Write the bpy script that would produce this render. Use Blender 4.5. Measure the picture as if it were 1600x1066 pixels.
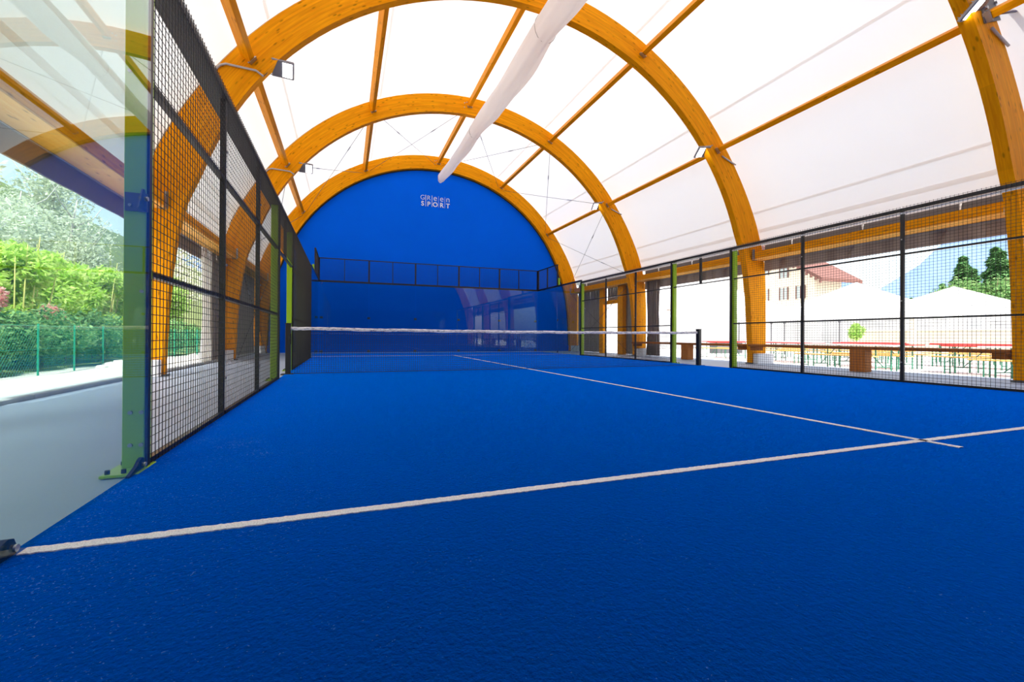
import bpy, math, random
from math import sin, cos, pi, radians, sqrt, atan2
from mathutils import Vector, Matrix

for o in list(bpy.data.objects):
    bpy.data.objects.remove(o)
SC = bpy.context.scene
COL = SC.collection
random.seed(7)

# ------------------------------------------------------------------ camera
CX, CY, CZ = -3.973, -8.8367, 0.7519
YAW, PIT, ROL = 0.3328, 0.0032, 0.0060
fw = Vector((sin(YAW) * cos(PIT), cos(YAW) * cos(PIT), sin(PIT)))
rt = Vector((cos(YAW), -sin(YAW), 0))
up = rt.cross(fw)
r2 = rt * cos(ROL) + up * sin(ROL)
u2 = -rt * sin(ROL) + up * cos(ROL)
cam_d = bpy.data.cameras.new('camera')
cam = bpy.data.objects.new('camera', cam_d)
COL.objects.link(cam)
M = Matrix.Identity(4)
for i in range(3):
    M[i][0], M[i][1], M[i][2] = r2[i], u2[i], -fw[i]
M[0][3], M[1][3], M[2][3] = CX, CY, CZ
cam.matrix_world = M
cam_d.sensor_width = 36
cam_d.lens = 657.57 / 1600 * 36
cam_d.shift_x = 33.966 / 1600
cam_d.shift_y = -9.452 / 1600
cam_d.clip_start = 0.02
cam_d.clip_end = 2000
SC.camera = cam

# ------------------------------------------------------------------ sky, sun, exposure
W = bpy.data.worlds.new('world')
SC.world = W
W.use_nodes = True
wn = W.node_tree
wn.nodes.clear()
wo = wn.nodes.new('ShaderNodeOutputWorld')
bg = wn.nodes.new('ShaderNodeBackground')
sky = wn.nodes.new('ShaderNodeTexSky')
sky.sky_type = 'NISHITA'
sky.sun_disc = False
sky.sun_elevation = radians(52)
sky.sun_rotation = radians(215)
sky.air_density = 1.2
sky.dust_density = 2.5
hs = wn.nodes.new('ShaderNodeHueSaturation')
hs.inputs['Saturation'].default_value = 0.55
wn.links.new(sky.outputs[0], hs.inputs['Color'])
wn.links.new(hs.outputs[0], bg.inputs[0])
bg.inputs[1].default_value = 0.42
wn.links.new(bg.outputs[0], wo.inputs[0])
sd = bpy.data.lights.new('sun', 'SUN')
sd.energy = 9.5
sd.angle = radians(1.2)
sd.color = (1.0, 0.965, 0.92)
sun = bpy.data.objects.new('sun', sd)
COL.objects.link(sun)
sdir = Vector((-0.07, -0.62, 1.0)).normalized()
sun.rotation_euler = sdir.to_track_quat('Z', 'Y').to_euler()
sun.location = (-20, -30, 45)
SC.view_settings.view_transform = 'Standard'
SC.view_settings.look = 'None'
SC.view_settings.gamma = 1
SC.view_settings.use_curve_mapping = False
SC.view_settings.exposure = 0.0

# ------------------------------------------------------------------ mesh helpers
class MB:
    def __init__(s):
        s.v = []; s.f = []; s.m = []; s.cur = 0
    def add(s, vs, fs):
        n = len(s.v)
        s.v += [tuple(a) for a in vs]
        for f in fs:
            s.f.append(tuple(i + n for i in f)); s.m.append(s.cur)
    def box(s, x0, x1, y0, y1, z0, z1):
        s.add([(x0, y0, z0), (x1, y0, z0), (x1, y1, z0), (x0, y1, z0), (x0, y0, z1), (x1, y0, z1), (x1, y1, z1), (x0, y1, z1)],
              [(0, 3, 2, 1), (4, 5, 6, 7), (0, 1, 5, 4), (1, 2, 6, 5), (2, 3, 7, 6), (3, 0, 4, 7)])
    def cbox(s, c, h, b=0.0, mat=None):
        """box with chamfered edges, centre c, half sizes h"""
        if b <= 0:
            vs = [Vector((i * h[0], j * h[1], k * h[2])) for k in (-1, 1) for j in (-1, 1) for i in (-1, 1)]
            fs = [(0, 2, 3, 1), (4, 5, 7, 6), (0, 1, 5, 4), (1, 3, 7, 5), (3, 2, 6, 7), (2, 0, 4, 6)]
        else:
            import bmesh
            bm = bmesh.new()
            bmesh.ops.create_cube(bm, size=2)
            for v in bm.verts:
                v.co = Vector((v.co.x * h[0], v.co.y * h[1], v.co.z * h[2]))
            bmesh.ops.bevel(bm, geom=bm.edges[:], offset=b, segments=1, affect='EDGES')
            bm.verts.index_update()
            vs = [v.co.copy() for v in bm.verts]
            fs = [tuple(v.index for v in f.verts) for f in bm.faces]
            bm.free()
        if mat is not None:
            vs = [mat @ v for v in vs]
        c = Vector(c)
        s.add([v + c for v in vs], fs)
    def tube(s, pts, r, n=6, cap=True):
        pts = [Vector(p) for p in pts]
        rs = r if isinstance(r, (list, tuple)) else [r] * len(pts)
        base = len(s.v)
        vs = []; fs = []
        d0 = (pts[1] - pts[0]).normalized()
        a = Vector((0, 0, 1)) if abs(d0.z) < .9 else Vector((1, 0, 0))
        u = d0.cross(a).normalized()
        for i, p in enumerate(pts):
            if i == 0: d = pts[1] - pts[0]
            elif i == len(pts) - 1: d = pts[-1] - pts[-2]
            else: d = (pts[i + 1] - pts[i - 1])
            d.normalize()
            u = (u - d * u.dot(d)).normalized()
            w = d.cross(u)
            for k in range(n):
                t = 2 * pi * k / n
                vs.append(p + (u * cos(t) + w * sin(t)) * rs[i])
        for i in range(len(pts) - 1):
            for k in range(n):
                a0 = i * n + k; a1 = i * n + (k + 1) % n
                fs.append((a0, a1, a1 + n, a0 + n))
        if cap:
            fs.append(tuple(range(n - 1, -1, -1)))
            fs.append(tuple(range((len(pts) - 1) * n, len(pts) * n)))
        s.add(vs, fs)
    def prism(s, prof, a0, a1, ax=1):
        """profile list of 2D points extruded along axis ax; fan-safe for convex only"""
        n = len(prof)
        def mk(p, a):
            if ax == 1: return (p[0], a, p[1])
            if ax == 0: return (a, p[0], p[1])
            return (p[0], p[1], a)
        vs = [mk(p, a0) for p in prof] + [mk(p, a1) for p in prof]
        fs = [tuple(range(n)), tuple(range(2 * n - 1, n - 1, -1))]
        for i in range(n):
            j = (i + 1) % n
            fs.append((j, i, i + n, j + n))
        s.add(vs, fs)
    def ribbon(s, pairs, y0, y1):
        """closed strip between inner/outer (x,z) pairs, extruded y0..y1"""
        vs = []
        for (a, b) in pairs:
            vs += [(a[0], y0, a[1]), (b[0], y0, b[1]), (b[0], y1, b[1]), (a[0], y1, a[1])]
        fs = []
        for i in range(len(pairs) - 1):
            q = i * 4
            for k in range(4):
                l = (k + 1) % 4
                fs.append((q + k, q + l, q + 4 + l, q + 4 + k))
        fs.append((3, 2, 1, 0)); e = (len(pairs) - 1) * 4
        fs.append((e, e + 1, e + 2, e + 3))
        s.add(vs, fs)
    def build(s, name, mats, parent=None, smooth=False):
        me = bpy.data.meshes.new(name)
        me.from_pydata(s.v, [], s.f)
        if not isinstance(mats, (list, tuple)): mats = [mats]
        for m in mats: me.materials.append(m)
        if len(mats) > 1:
            me.polygons.foreach_set('material_index', s.m)
        if smooth:
            me.polygons.foreach_set('use_smooth', [True] * len(me.polygons))
        me.update()
        o = bpy.data.objects.new(name, me)
        COL.objects.link(o)
        if parent is not None:
            o.parent = parent
            o.matrix_parent_inverse = Matrix.Translation(parent.matrix_world_loc).inverted() if hasattr(parent, 'matrix_world_loc') else Matrix.Identity(4)
        return o

def tag(o, label=None, cat=None, group=None, kind=None):
    if label: o['label'] = label
    if cat: o['category'] = cat
    if group: o['group'] = group
    if kind: o['kind'] = kind
    return o

def empty(name, loc=(0, 0, 0)):
    o = bpy.data.objects.new(name, None)
    o.empty_display_size = 0.1
    o.location = loc
    COL.objects.link(o)
    return o

def put(o, parent):
    """parent a world-space mesh to an empty that stands at a base point"""
    o.parent = parent
    o.location = Vector(o.location) - Vector(parent.location)
    return o

def part(mb, name, mat, root, smooth=False, label=None, stuff=False):
    o = mb.build(name, mat, None, smooth)
    o.parent = root
    # keep geometry in world space: offset by all ancestors' locations
    off = Vector((0, 0, 0)); p = root
    while p is not None:
        off += Vector(p.location); p = p.parent
    o.location = -off
    if label: o['label'] = label
    if stuff: o['kind'] = 'stuff'
    return o

def copy_tree(o, parent=None):
    c = o.copy()
    COL.objects.link(c)
    if parent is not None: c.parent = parent
    for ch in list(o.children): copy_tree(ch, c)
    return c

# ------------------------------------------------------------------ materials
def nt(name):
    m = bpy.data.materials.new(name)
    m.use_nodes = True
    t = m.node_tree
    b = t.nodes['Principled BSDF']
    return m, t, b
def N(t, typ, **kw):
    n = t.nodes.new(typ)
    for k, v in kw.items(): setattr(n, k, v)
    return n
def setc(i, c): i.default_value = (c[0], c[1], c[2], 1)

def basic(name, col, rough=0.5, metal=0.0, var=0.0, vscale=8.0, bump=0.0, bscale=60.0, spec=None, sheen=0):
    m, t, b = nt(name)
    setc(b.inputs['Base Color'], col)
    b.inputs['Roughness'].default_value = rough
    b.inputs['Metallic'].default_value = metal
    if spec is not None: b.inputs['Specular IOR Level'].default_value = spec
    if sheen: b.inputs['Sheen Weight'].default_value = sheen
    tc = N(t, 'ShaderNodeTexCoord')
    if var:
        no = N(t, 'ShaderNodeTexNoise'); no.inputs['Scale'].default_value = vscale; no.inputs['Detail'].default_value = 5
        t.links.new(tc.outputs['Object'], no.inputs['Vector'])
        mx = N(t, 'ShaderNodeMix', data_type='RGBA')
        setc(mx.inputs[6], [c * (1 - var) for c in col]); setc(mx.inputs[7], [min(1, c * (1 + var)) for c in col])
        t.links.new(no.outputs[0], mx.inputs[0])
        t.links.new(mx.outputs[2], b.inputs['Base Color'])
    if bump:
        n2 = N(t, 'ShaderNodeTexNoise'); n2.inputs['Scale'].default_value = bscale
        t.links.new(tc.outputs['Object'], n2.inputs['Vector'])
        bp = N(t, 'ShaderNodeBump'); bp.inputs['Strength'].default_value = bump; bp.inputs['Distance'].default_value = 0.02
        t.links.new(n2.outputs[0], bp.inputs['Height']); t.links.new(bp.outputs[0], b.inputs['Normal'])
    return m

ARX, ARZ = 0.07, 1.64   # centre of the arches' circle

def wood(name, c1, c2, mode='y', rough=0.42, knots=True):
    """glued timber: grain along an axis, or around the arch ('arc')"""
    m, t, b = nt(name)
    b.inputs['Roughness'].default_value = rough
    b.inputs['Specular IOR Level'].default_value = 0.04
    tc = N(t, 'ShaderNodeTexCoord')
    sp = N(t, 'ShaderNodeSeparateXYZ')
    t.links.new(tc.outputs['Object'], sp.inputs[0])
    def math_(op, a, bb=None):
        n = N(t, 'ShaderNodeMath', operation=op)
        for i, q in enumerate((a, bb)):
            if q is None: continue
            if isinstance(q, (int, float)): n.inputs[i].default_value = q
            else: t.links.new(q, n.inputs[i])
        return n.outputs[0]
    X, Y, Z = sp.outputs
    cb = N(t, 'ShaderNodeCombineXYZ')
    if mode == 'arc':
        dx = math_('SUBTRACT', X, ARX); dz = math_('SUBTRACT', Z, ARZ)
        r = math_('SQRT', math_('ADD', math_('MULTIPLY', dx, dx), math_('MULTIPLY', dz, dz)))
        th = math_('MULTIPLY', math_('ARCTAN2', dx, dz), 7.0)
        along, across, other = th, r, Y
    elif mode == 'y': along, across, other = Y, Z, X
    elif mode == 'z': along, across, other = Z, X, Y
    else: along, across, other = X, Z, Y
    t.links.new(along, cb.inputs[0]); t.links.new(across, cb.inputs[1]); t.links.new(other, cb.inputs[2])
    mp = N(t, 'ShaderNodeMapping'); mp.inputs['Scale'].default_value = (1.2, 22, 22)
    t.links.new(cb.outputs[0], mp.inputs[0])
    no = N(t, 'ShaderNodeTexNoise'); no.inputs['Scale'].default_value = 1.6; no.inputs['Detail'].default_value = 7; no.inputs['Distortion'].default_value = .6
    t.links.new(mp.outputs[0], no.inputs['Vector'])
    cr = N(t, 'ShaderNodeValToRGB')
    cr.color_ramp.elements[0].position = .3; cr.color_ramp.elements[1].position = .72
    cr.color_ramp.elements[0].color = (*c2, 1); cr.color_ramp.elements[1].color = (*c1, 1)
    t.links.new(no.outputs[0], cr.inputs[0])
    # lamella tone: each 4 cm board differs a little
    lam = math_('FLOOR', math_('MULTIPLY', across, 25.0))
    seg = math_('FLOOR', math_('ADD', math_('MULTIPLY', along, 0.45), math_('MULTIPLY', lam, 0.37)))
    wn_ = N(t, 'ShaderNodeTexWhiteNoise', noise_dimensions='2D')
    c2b = N(t, 'ShaderNodeCombineXYZ'); t.links.new(lam, c2b.inputs[0]); t.links.new(seg, c2b.inputs[1])
    t.links.new(c2b.outputs[0], wn_.inputs['Vector'])
    hv = N(t, 'ShaderNodeHueSaturation')
    v = math_('ADD', math_('MULTIPLY', wn_.outputs['Value'], 0.16), 0.92)
    t.links.new(v, hv.inputs['Value']); t.links.new(cr.outputs[0], hv.inputs['Color'])
    out = hv.outputs[0]
    if knots:
        mp2 = N(t, 'ShaderNodeMapping'); mp2.inputs['Scale'].default_value = (3.6, 11, 11)
        t.links.new(cb.outputs[0], mp2.inputs[0])
        vo = N(t, 'ShaderNodeTexVoronoi'); vo.inputs['Scale'].default_value = 1.0
        t.links.new(mp2.outputs[0], vo.inputs['Vector'])
        k = N(t, 'ShaderNodeValToRGB'); k.color_ramp.elements[0].position = .09; k.color_ramp.elements[1].position = .22
        k.color_ramp.elements[0].color = (.42, .42, .42, 1); k.color_ramp.elements[1].color = (1, 1, 1, 1)
        t.links.new(vo.outputs['Distance'], k.inputs[0])
        mu = N(t, 'ShaderNodeMix', data_type='RGBA', blend_type='MULTIPLY'); mu.inputs[0].default_value = .8
        t.links.new(out, mu.inputs[6]); t.links.new(k.outputs[0], mu.inputs[7])
        out = mu.outputs[2]
    t.links.new(out, b.inputs['Base Color'])
    bp = N(t, 'ShaderNodeBump'); bp.inputs['Strength'].default_value = .12; bp.inputs['Distance'].default_value = .01
    t.links.new(no.outputs[0], bp.inputs['Height']); t.links.new(bp.outputs[0], b.inputs['Normal'])
    return m

WC1, WC2 = (.96, .4, .004), (.78, .262, .002)
wood_arc = wood('honey glulam along the arch', WC1, WC2, 'arc')
wood_y = wood('honey timber along', WC1, WC2, 'y')
wood_z = wood('honey timber upright', WC1, WC2, 'z')
wood_brown = wood('brown bench timber', (.44, .16, .04), (.32, .1, .022), 'y')
wood_brown_z = wood('brown block timber', (.6, .24, .07), (.45, .15, .03), 'z', knots=False)

def turf_mat():
    m, t, b = nt('blue artificial turf')
    tc = N(t, 'ShaderNodeTexCoord')
    n1 = N(t, 'ShaderNodeTexNoise'); n1.inputs['Scale'].default_value = 105; n1.inputs['Detail'].default_value = 6; n1.inputs['Roughness'].default_value = .7
    n2 = N(t, 'ShaderNodeTexNoise'); n2.inputs['Scale'].default_value = .8; n2.inputs['Detail'].default_value = 4
    n3 = N(t, 'ShaderNodeTexNoise'); n3.inputs['Scale'].default_value = 55; n3.inputs['Detail'].default_value = 3
    for n in (n1, n2, n3): t.links.new(tc.outputs['Object'], n.inputs['Vector'])
    cr = N(t, 'ShaderNodeValToRGB')
    cr.color_ramp.elements[0].position = .36; cr.color_ramp.elements[1].position = .68
    cr.color_ramp.elements[0].color = (.0, .001, .012, 1); cr.color_ramp.elements[1].color = (.0, .02, .2, 1)
    t.links.new(n1.outputs[0], cr.inputs[0])
    # broad wear
    c2 = N(t, 'ShaderNodeMapRange'); c2.inputs[1].default_value = .3; c2.inputs[2].default_value = .7; c2.inputs[3].default_value = .86; c2.inputs[4].default_value = 1.12
    t.links.new(n2.outputs[0], c2.inputs[0])
    hv = N(t, 'ShaderNodeHueSaturation'); t.links.new(cr.outputs[0], hv.inputs['Color']); t.links.new(c2.outputs[0], hv.inputs['Value'])
    # sand flecks: gathered near the left glass wall and in scattered patches
    sp = N(t, 'ShaderNodeSeparateXYZ'); t.links.new(tc.outputs['Object'], sp.inputs[0])
    edge = N(t, 'ShaderNodeMapRange'); edge.inputs[1].default_value = -5.0; edge.inputs[2].default_value = -3.6; edge.inputs[3].default_value = .075; edge.inputs[4].default_value = 0.0
    t.links.new(sp.outputs[0], edge.inputs[0])
    pat = N(t, 'ShaderNodeTexNoise'); pat.inputs['Scale'].default_value = 2.3; pat.inputs['Detail'].default_value = 5; pat.inputs['Roughness'].default_value = .65
    t.links.new(tc.outputs['Object'], pat.inputs['Vector'])
    pm = N(t, 'ShaderNodeMapRange'); pm.inputs[1].default_value = .5; pm.inputs[2].default_value = .72; pm.inputs[3].default_value = 0; pm.inputs[4].default_value = .075
    t.links.new(pat.outputs[0], pm.inputs[0])
    ad = N(t, 'ShaderNodeMath', operation='ADD'); t.links.new(edge.outputs[0], ad.inputs[0]); t.links.new(pm.outputs[0], ad.inputs[1])
    th = N(t, 'ShaderNodeMath', operation='SUBTRACT'); th.inputs[0].default_value = .705; t.links.new(ad.outputs[0], th.inputs[1])
    fl = N(t, 'ShaderNodeTexNoise'); fl.inputs['Scale'].default_value = 120; fl.inputs['Detail'].default_value = 4; fl.inputs['Roughness'].default_value = .6
    t.links.new(tc.outputs['Object'], fl.inputs['Vector'])
    gt = N(t, 'ShaderNodeMath', operation='GREATER_THAN'); t.links.new(fl.outputs[0], gt.inputs[0]); t.links.new(th.outputs[0], gt.inputs[1])
    mx = N(t, 'ShaderNodeMix', data_type='RGBA')
    ml = N(t, 'ShaderNodeMath', operation='MULTIPLY'); ml.inputs[1].default_value = .7
    t.links.new(gt.outputs[0], ml.inputs[0]); t.links.new(ml.outputs[0], mx.inputs[0])
    t.links.new(hv.outputs[0], mx.inputs[6]); setc(mx.inputs[7], (.22, .34, .48))
    t.links.new(mx.outputs[2], b.inputs['Base Color'])
    b.inputs['Roughness'].default_value = .85
    b.inputs['Specular IOR Level'].default_value = .0
    b.inputs['Sheen Weight'].default_value = 1.0
    b.inputs['Sheen Roughness'].default_value = .5
    setc(b.inputs['Sheen Tint'], (.0, .2, 1.0))
    sh = N(t, 'ShaderNodeBsdfSheen'); setc(sh.inputs['Color'], (.0, .15, .8)); sh.inputs['Roughness'].default_value = .45
    add = N(t, 'ShaderNodeAddShader'); t.links.new(b.outputs[0], add.inputs[0]); t.links.new(sh.outputs[0], add.inputs[1])
    t.links.new(add.outputs[0], t.nodes['Material Output'].inputs['Surface'])
    av = N(t, 'ShaderNodeMath', operation='ADD'); t.links.new(n1.outputs[0], av.inputs[0]); t.links.new(n3.outputs[0], av.inputs[1])
    bp = N(t, 'ShaderNodeBump'); bp.inputs['Strength'].default_value = 1.0; bp.inputs['Distance'].default_value = .02
    t.links.new(av.outputs[0], bp.inputs['Height']); t.links.new(bp.outputs[0], b.inputs['Normal'])
    return m
turf = turf_mat()

def line_mat():
    m, t, b = nt('white turf line')
    tc = N(t, 'ShaderNodeTexCoord')
    n1 = N(t, 'ShaderNodeTexNoise'); n1.inputs['Scale'].default_value = 190; n1.inputs['Detail'].default_value = 5
    t.links.new(tc.outputs['Object'], n1.inputs['Vector'])
    cr = N(t, 'ShaderNodeValToRGB')
    cr.color_ramp.elements[0].position = .25; cr.color_ramp.elements[1].position = .55
    cr.color_ramp.elements[0].color = (.5, .49, .45, 1); cr.color_ramp.elements[1].color = (.9, .87, .8, 1)
    t.links.new(n1.outputs[0], cr.inputs[0]); t.links.new(cr.outputs[0], b.inputs['Base Color'])
    b.inputs['Roughness'].default_value = .9
    bp = N(t, 'ShaderNodeBump'); bp.inputs['Strength'].default_value = .6; bp.inputs['Distance'].default_value = .008
    t.links.new(n1.outputs[0], bp.inputs['Height']); t.links.new(bp.outputs[0], b.inputs['Normal'])
    return m
line_m = line_mat()

def membrane_mat(name, refl, trans, wr=.05):
    m = bpy.data.materials.new(name); m.use_nodes = True
    t = m.node_tree; t.nodes.clear()
    out = N(t, 'ShaderNodeOutputMaterial')
    d = N(t, 'ShaderNodeBsdfDiffuse'); setc(d.inputs[0], refl)
    tr = N(t, 'ShaderNodeBsdfTranslucent'); setc(tr.inputs[0], trans)
    a = N(t, 'ShaderNodeAddShader')
    t.links.new(d.outputs[0], a.inputs[0]); t.links.new(tr.outputs[0], a.inputs[1]); t.links.new(a.outputs[0], out.inputs[0])
    tc = N(t, 'ShaderNodeTexCoord'); n1 = N(t, 'ShaderNodeTexNoise'); n1.inputs['Scale'].default_value = 1.2; n1.inputs['Detail'].default_value = 3
    t.links.new(tc.outputs['Object'], n1.inputs['Vector'])
    bp = N(t, 'ShaderNodeBump'); bp.inputs['Strength'].default_value = wr; bp.inputs['Distance'].default_value = .1
    t.links.new(n1.outputs[0], bp.inputs['Height'])
    t.links.new(bp.outputs[0], d.inputs['Normal']); t.links.new(bp.outputs[0], tr.inputs['Normal'])
    return m
membrane = membrane_mat('white roof membrane', (.62, .61, .6), (.252, .247, .241))
seam_m = membrane_mat('welded seam of the roof membrane', (.12, .115, .11), (.83, .815, .8))
drape_m = membrane_mat('white gathered drape', (.36, .35, .34), (.62, .605, .59), .5)

def glass_mat(name, tint):
    m = bpy.data.materials.new(name); m.use_nodes = True
    t = m.node_tree; t.nodes.clear()
    out = N(t, 'ShaderNodeOutputMaterial')
    tr = N(t, 'ShaderNodeBsdfTransparent'); setc(tr.inputs[0], tint)
    gl = N(t, 'ShaderNodeBsdfGlossy'); gl.inputs['Roughness'].default_value = .0; setc(gl.inputs[0], (.95, .98, .97))
    lw = N(t, 'ShaderNodeLayerWeight'); lw.inputs['Blend'].default_value = .5
    p = N(t, 'ShaderNodeMath', operation='POWER'); p.inputs[1].default_value = 4.2
    t.links.new(lw.outputs['Facing'], p.inputs[0])
    mr = N(t, 'ShaderNodeMath', operation='MULTIPLY_ADD'); mr.inputs[1].default_value = .93; mr.inputs[2].default_value = .045
    t.links.new(p.outputs[0], mr.inputs[0])
    mx = N(t, 'ShaderNodeMixShader')
    t.links.new(mr.outputs[0], mx.inputs[0]); t.links.new(tr.outputs[0], mx.inputs[1]); t.links.new(gl.outputs[0], mx.inputs[2])
    t.links.new(mx.outputs[0], out.inputs[0])
    return m
glass = glass_mat('green tinted tempered glass', (.79, .89, .87))

black_m = basic('black powder coat', (.012, .012, .014), .38)
wire_m = basic('black wire', (.01, .01, .012), .45)
lime_m = basic('lime green powder coat', (.33, .58, .008), .3)
steel_m = basic('galvanised steel', (.46, .47, .48), .38, .85, var=.2, vscale=20)
dark_steel = basic('dark steel plate', (.13, .13, .14), .45, .6, var=.2, vscale=18)
cable_m = basic('steel cable', (.09, .09, .1), .45, .6)
conduit_m = basic('grey plastic conduit', (.5, .47, .44), .5)
rubber_m = basic('black rubber', (.015, .015, .016), .6)
concrete = basic('smooth concrete', (.38, .45, .55), .55, var=.09, vscale=1.1, bump=.08, bscale=30)
kerb_m = basic('grey kerb stone', (.42, .43, .42), .8, var=.2, vscale=14, bump=.3)
plinth_m = basic('white painted concrete', (.85, .85, .85), .7, var=.04)
gravel_m = basic('pale gravel ground', (.6, .56, .5), .95, var=.28, vscale=30, bump=.6, bscale=90)
paving_m = basic('pale paving', (.62, .6, .57), .9, var=.1, vscale=3)
blue_wall = basic('blue tarpaulin', (.0, .135, .9), .6, var=.05, vscale=.7, bump=.05, bscale=1.5, spec=.03)
fabric_dark = basic('taupe curtain fabric', (.25, .21, .19), .85, var=.12, vscale=6)
fabric_grey = basic('grey curtain fabric', (.27, .255, .24), .85, var=.12, vscale=6)
gutter_m = basic('brown metal fascia', (.1, .08, .07), .6)
white_band = basic('white net tape', (.78, .78, .8), .8, var=.25, vscale=60)
white_m = basic('white paint', (.85, .85, .85), .6)
letter_m = basic('white print', (.82, .9, .98), .7)
tent_m = membrane_mat('white tent canvas', (.62, .62, .62), (.36, .36, .36))
red_m = basic('red painted table top', (.62, .03, .02), .45)
yel_m = basic('yellow varnished bench wood', (.8, .42, .1), .5)
green_m = basic('green steel frame', (.03, .2, .12), .5)
fence_green = basic('green plastic coated steel', (.012, .34, .2), .5)
roof_brown = basic('brown roof tiles', (.16, .07, .055), .8, var=.3, vscale=10)
chalet_wall = basic('cream render', (.8, .7, .54), .9)
wall_cream = basic('cream stone wall', (.7, .62, .48), .9, var=.2, vscale=2)
lamp_m, t_, b_ = nt('lit floodlight lens')
b_.inputs['Emission Color'].default_value = (1, .97, .92, 1); b_.inputs['Emission Strength'].default_value = 14
alu_m = basic('grey aluminium casting', (.34, .34, .35), .42, .5)
lens_m = basic('grey lamp glass', (.2, .21, .23), .25)
lit_wood = wood('timber with painted ground light', (1.0, .58, .15), (.95, .46, .09), 'y')  # lighter than the beam wood: ground light put into the colour
hill_m = basic('wooded hillside', (.16, .2, .06), .95, var=.5, vscale=.6, bump=.6, bscale=2)
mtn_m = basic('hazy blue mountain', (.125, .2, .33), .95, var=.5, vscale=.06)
bark_m = basic('bark', (.22, .16, .1), .9, var=.3, vscale=10)
pale_bark = basic('pale bark', (.55, .5, .42), .9, var=.2, vscale=10)
bamboo_m = basic('yellow bamboo cane', (.62, .55, .16), .5)
rock_m = basic('pale boulder', (.62, .58, .54), .9, var=.3, vscale=3, bump=.4, bscale=8)

def leaf_mat(name, c, c2, tr=.55):
    m = bpy.data.materials.new(name); m.use_nodes = True
    t = m.node_tree; t.nodes.clear()
    out = N(t, 'ShaderNodeOutputMaterial')
    g = N(t, 'ShaderNodeNewGeometry')
    mx = N(t, 'ShaderNodeMix', data_type='RGBA'); setc(mx.inputs[6], c); setc(mx.inputs[7], c2)
    t.links.new(g.outputs['Random Per Island'], mx.inputs[0])
    d = N(t, 'ShaderNodeBsdfDiffuse'); tl = N(t, 'ShaderNodeBsdfTranslucent')
    t.links.new(mx.outputs[2], d.inputs[0]); t.links.new(mx.outputs[2], tl.inputs[0])
    ms = N(t, 'ShaderNodeMixShader'); ms.inputs[0].default_value = tr
    t.links.new(d.outputs[0], ms.inputs[1]); t.links.new(tl.outputs[0], ms.inputs[2]); t.links.new(ms.outputs[0], out.inputs[0])
    return m
leaf_lime = leaf_mat('yellow green leaves', (.42, .66, .08), (.85, .9, .35))
leaf_green = leaf_mat('mid green leaves', (.2, .42, .08), (.6, .75, .25))
leaf_dark = leaf_mat('dark green leaves', (.07, .24, .1), (.4, .6, .25))
leaf_pale = leaf_mat('pale dry leaves', (.5, .55, .34), (.93, .92, .78))
leaf_pink = leaf_mat('pink leaves', (.75, .25, .24), (.95, .68, .6))
leaf_wood = leaf_mat('woodland leaves', (.1, .26, .08), (.34, .5, .2), .4)
leaf_fir = leaf_mat('fir needles', (.06, .2, .06), (.2, .36, .14), .3)

# ------------------------------------------------------------------ arch profile
def r_in_pt(th):
    return (ARX + 6.91 * sin(th), ARZ + 6.91 * cos(th))
def half_profile(n=26):
    """list of (inner, outer) from crown down to the foot for the +x side, relative to ARX"""
    pr = []
    TH = radians(72)
    for i in range(n + 1):
        th = TH * i / n
        ri = 6.91
        ro = 7.52 + 0.12 * max(0, (th - radians(52)) / radians(20)) ** 1.5
        pr.append(((ri * sin(th), ARZ + ri * cos(th)), (ro * sin(th), ARZ + ro * cos(th))))
    # straightening leg
    for zi, xi, zo, xo in ((3.2, 6.80, 3.2, 7.53), (2.6, 6.93, 2.6, 7.61), (1.9, 7.02, 1.9, 7.64), (1.2, 7.07, 1.2, 7.64), (.6, 7.1, .6, 7.64), (.31, 7.11, .31, 7.64)):
        pr.append(((xi, zi), (xo, zo)))
    return pr
HP = half_profile()
def full_profile():
    L = [((ARX - a[0], a[1]), (ARX - b[0], b[1])) for a, b in reversed(HP)]
    R = [((ARX + a[0], a[1]), (ARX + b[0], b[1])) for a, b in HP[1:]]
    return L + R
FP = full_profile()
ARCHY = [10.6, 5.4, 0.2, -5.0, -10.2]
AT = 0.18
def outer_pts(off=0.07, zmin=3.45):
    pts = []
    for a, b in FP:
        dx, dz = b[0] - ARX, b[1] - ARZ
        l = sqrt(dx * dx + dz * dz)
        k = (l + off) / l
        p = (ARX + dx * k, ARZ + dz * k)
        pts.append(p)
    out = []
    for p, q in zip(pts, pts[1:]):
        if (p[1] < zmin) != (q[1] < zmin):
            t = (zmin - p[1]) / (q[1] - p[1]); e = (p[0] + (q[0] - p[0]) * t, zmin)
            if p[1] < zmin: out.append(e)
            else: out += [p, e]
        elif p[1] >= zmin: out.append(p)
    return out

# ------------------------------------------------------------------ SETTING
# ground left / right, floor slab
def grid_mesh(name, x0, x1, y0, y1, nx, ny, zf, mat):
    b = MB(); vs = []; fs = []
    for j in range(ny + 1):
        for i in range(nx + 1):
            x = x0 + (x1 - x0) * i / nx; y = y0 + (y1 - y0) * j / ny
            vs.append((x, y, zf(x, y)))
    for j in range(ny):
        for i in range(nx):
            a = j * (nx + 1) + i
            fs.append((a, a + 1, a + nx + 2, a + nx + 1))
    b.add(vs, fs)
    return b.build(name, mat, None, True)

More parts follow.
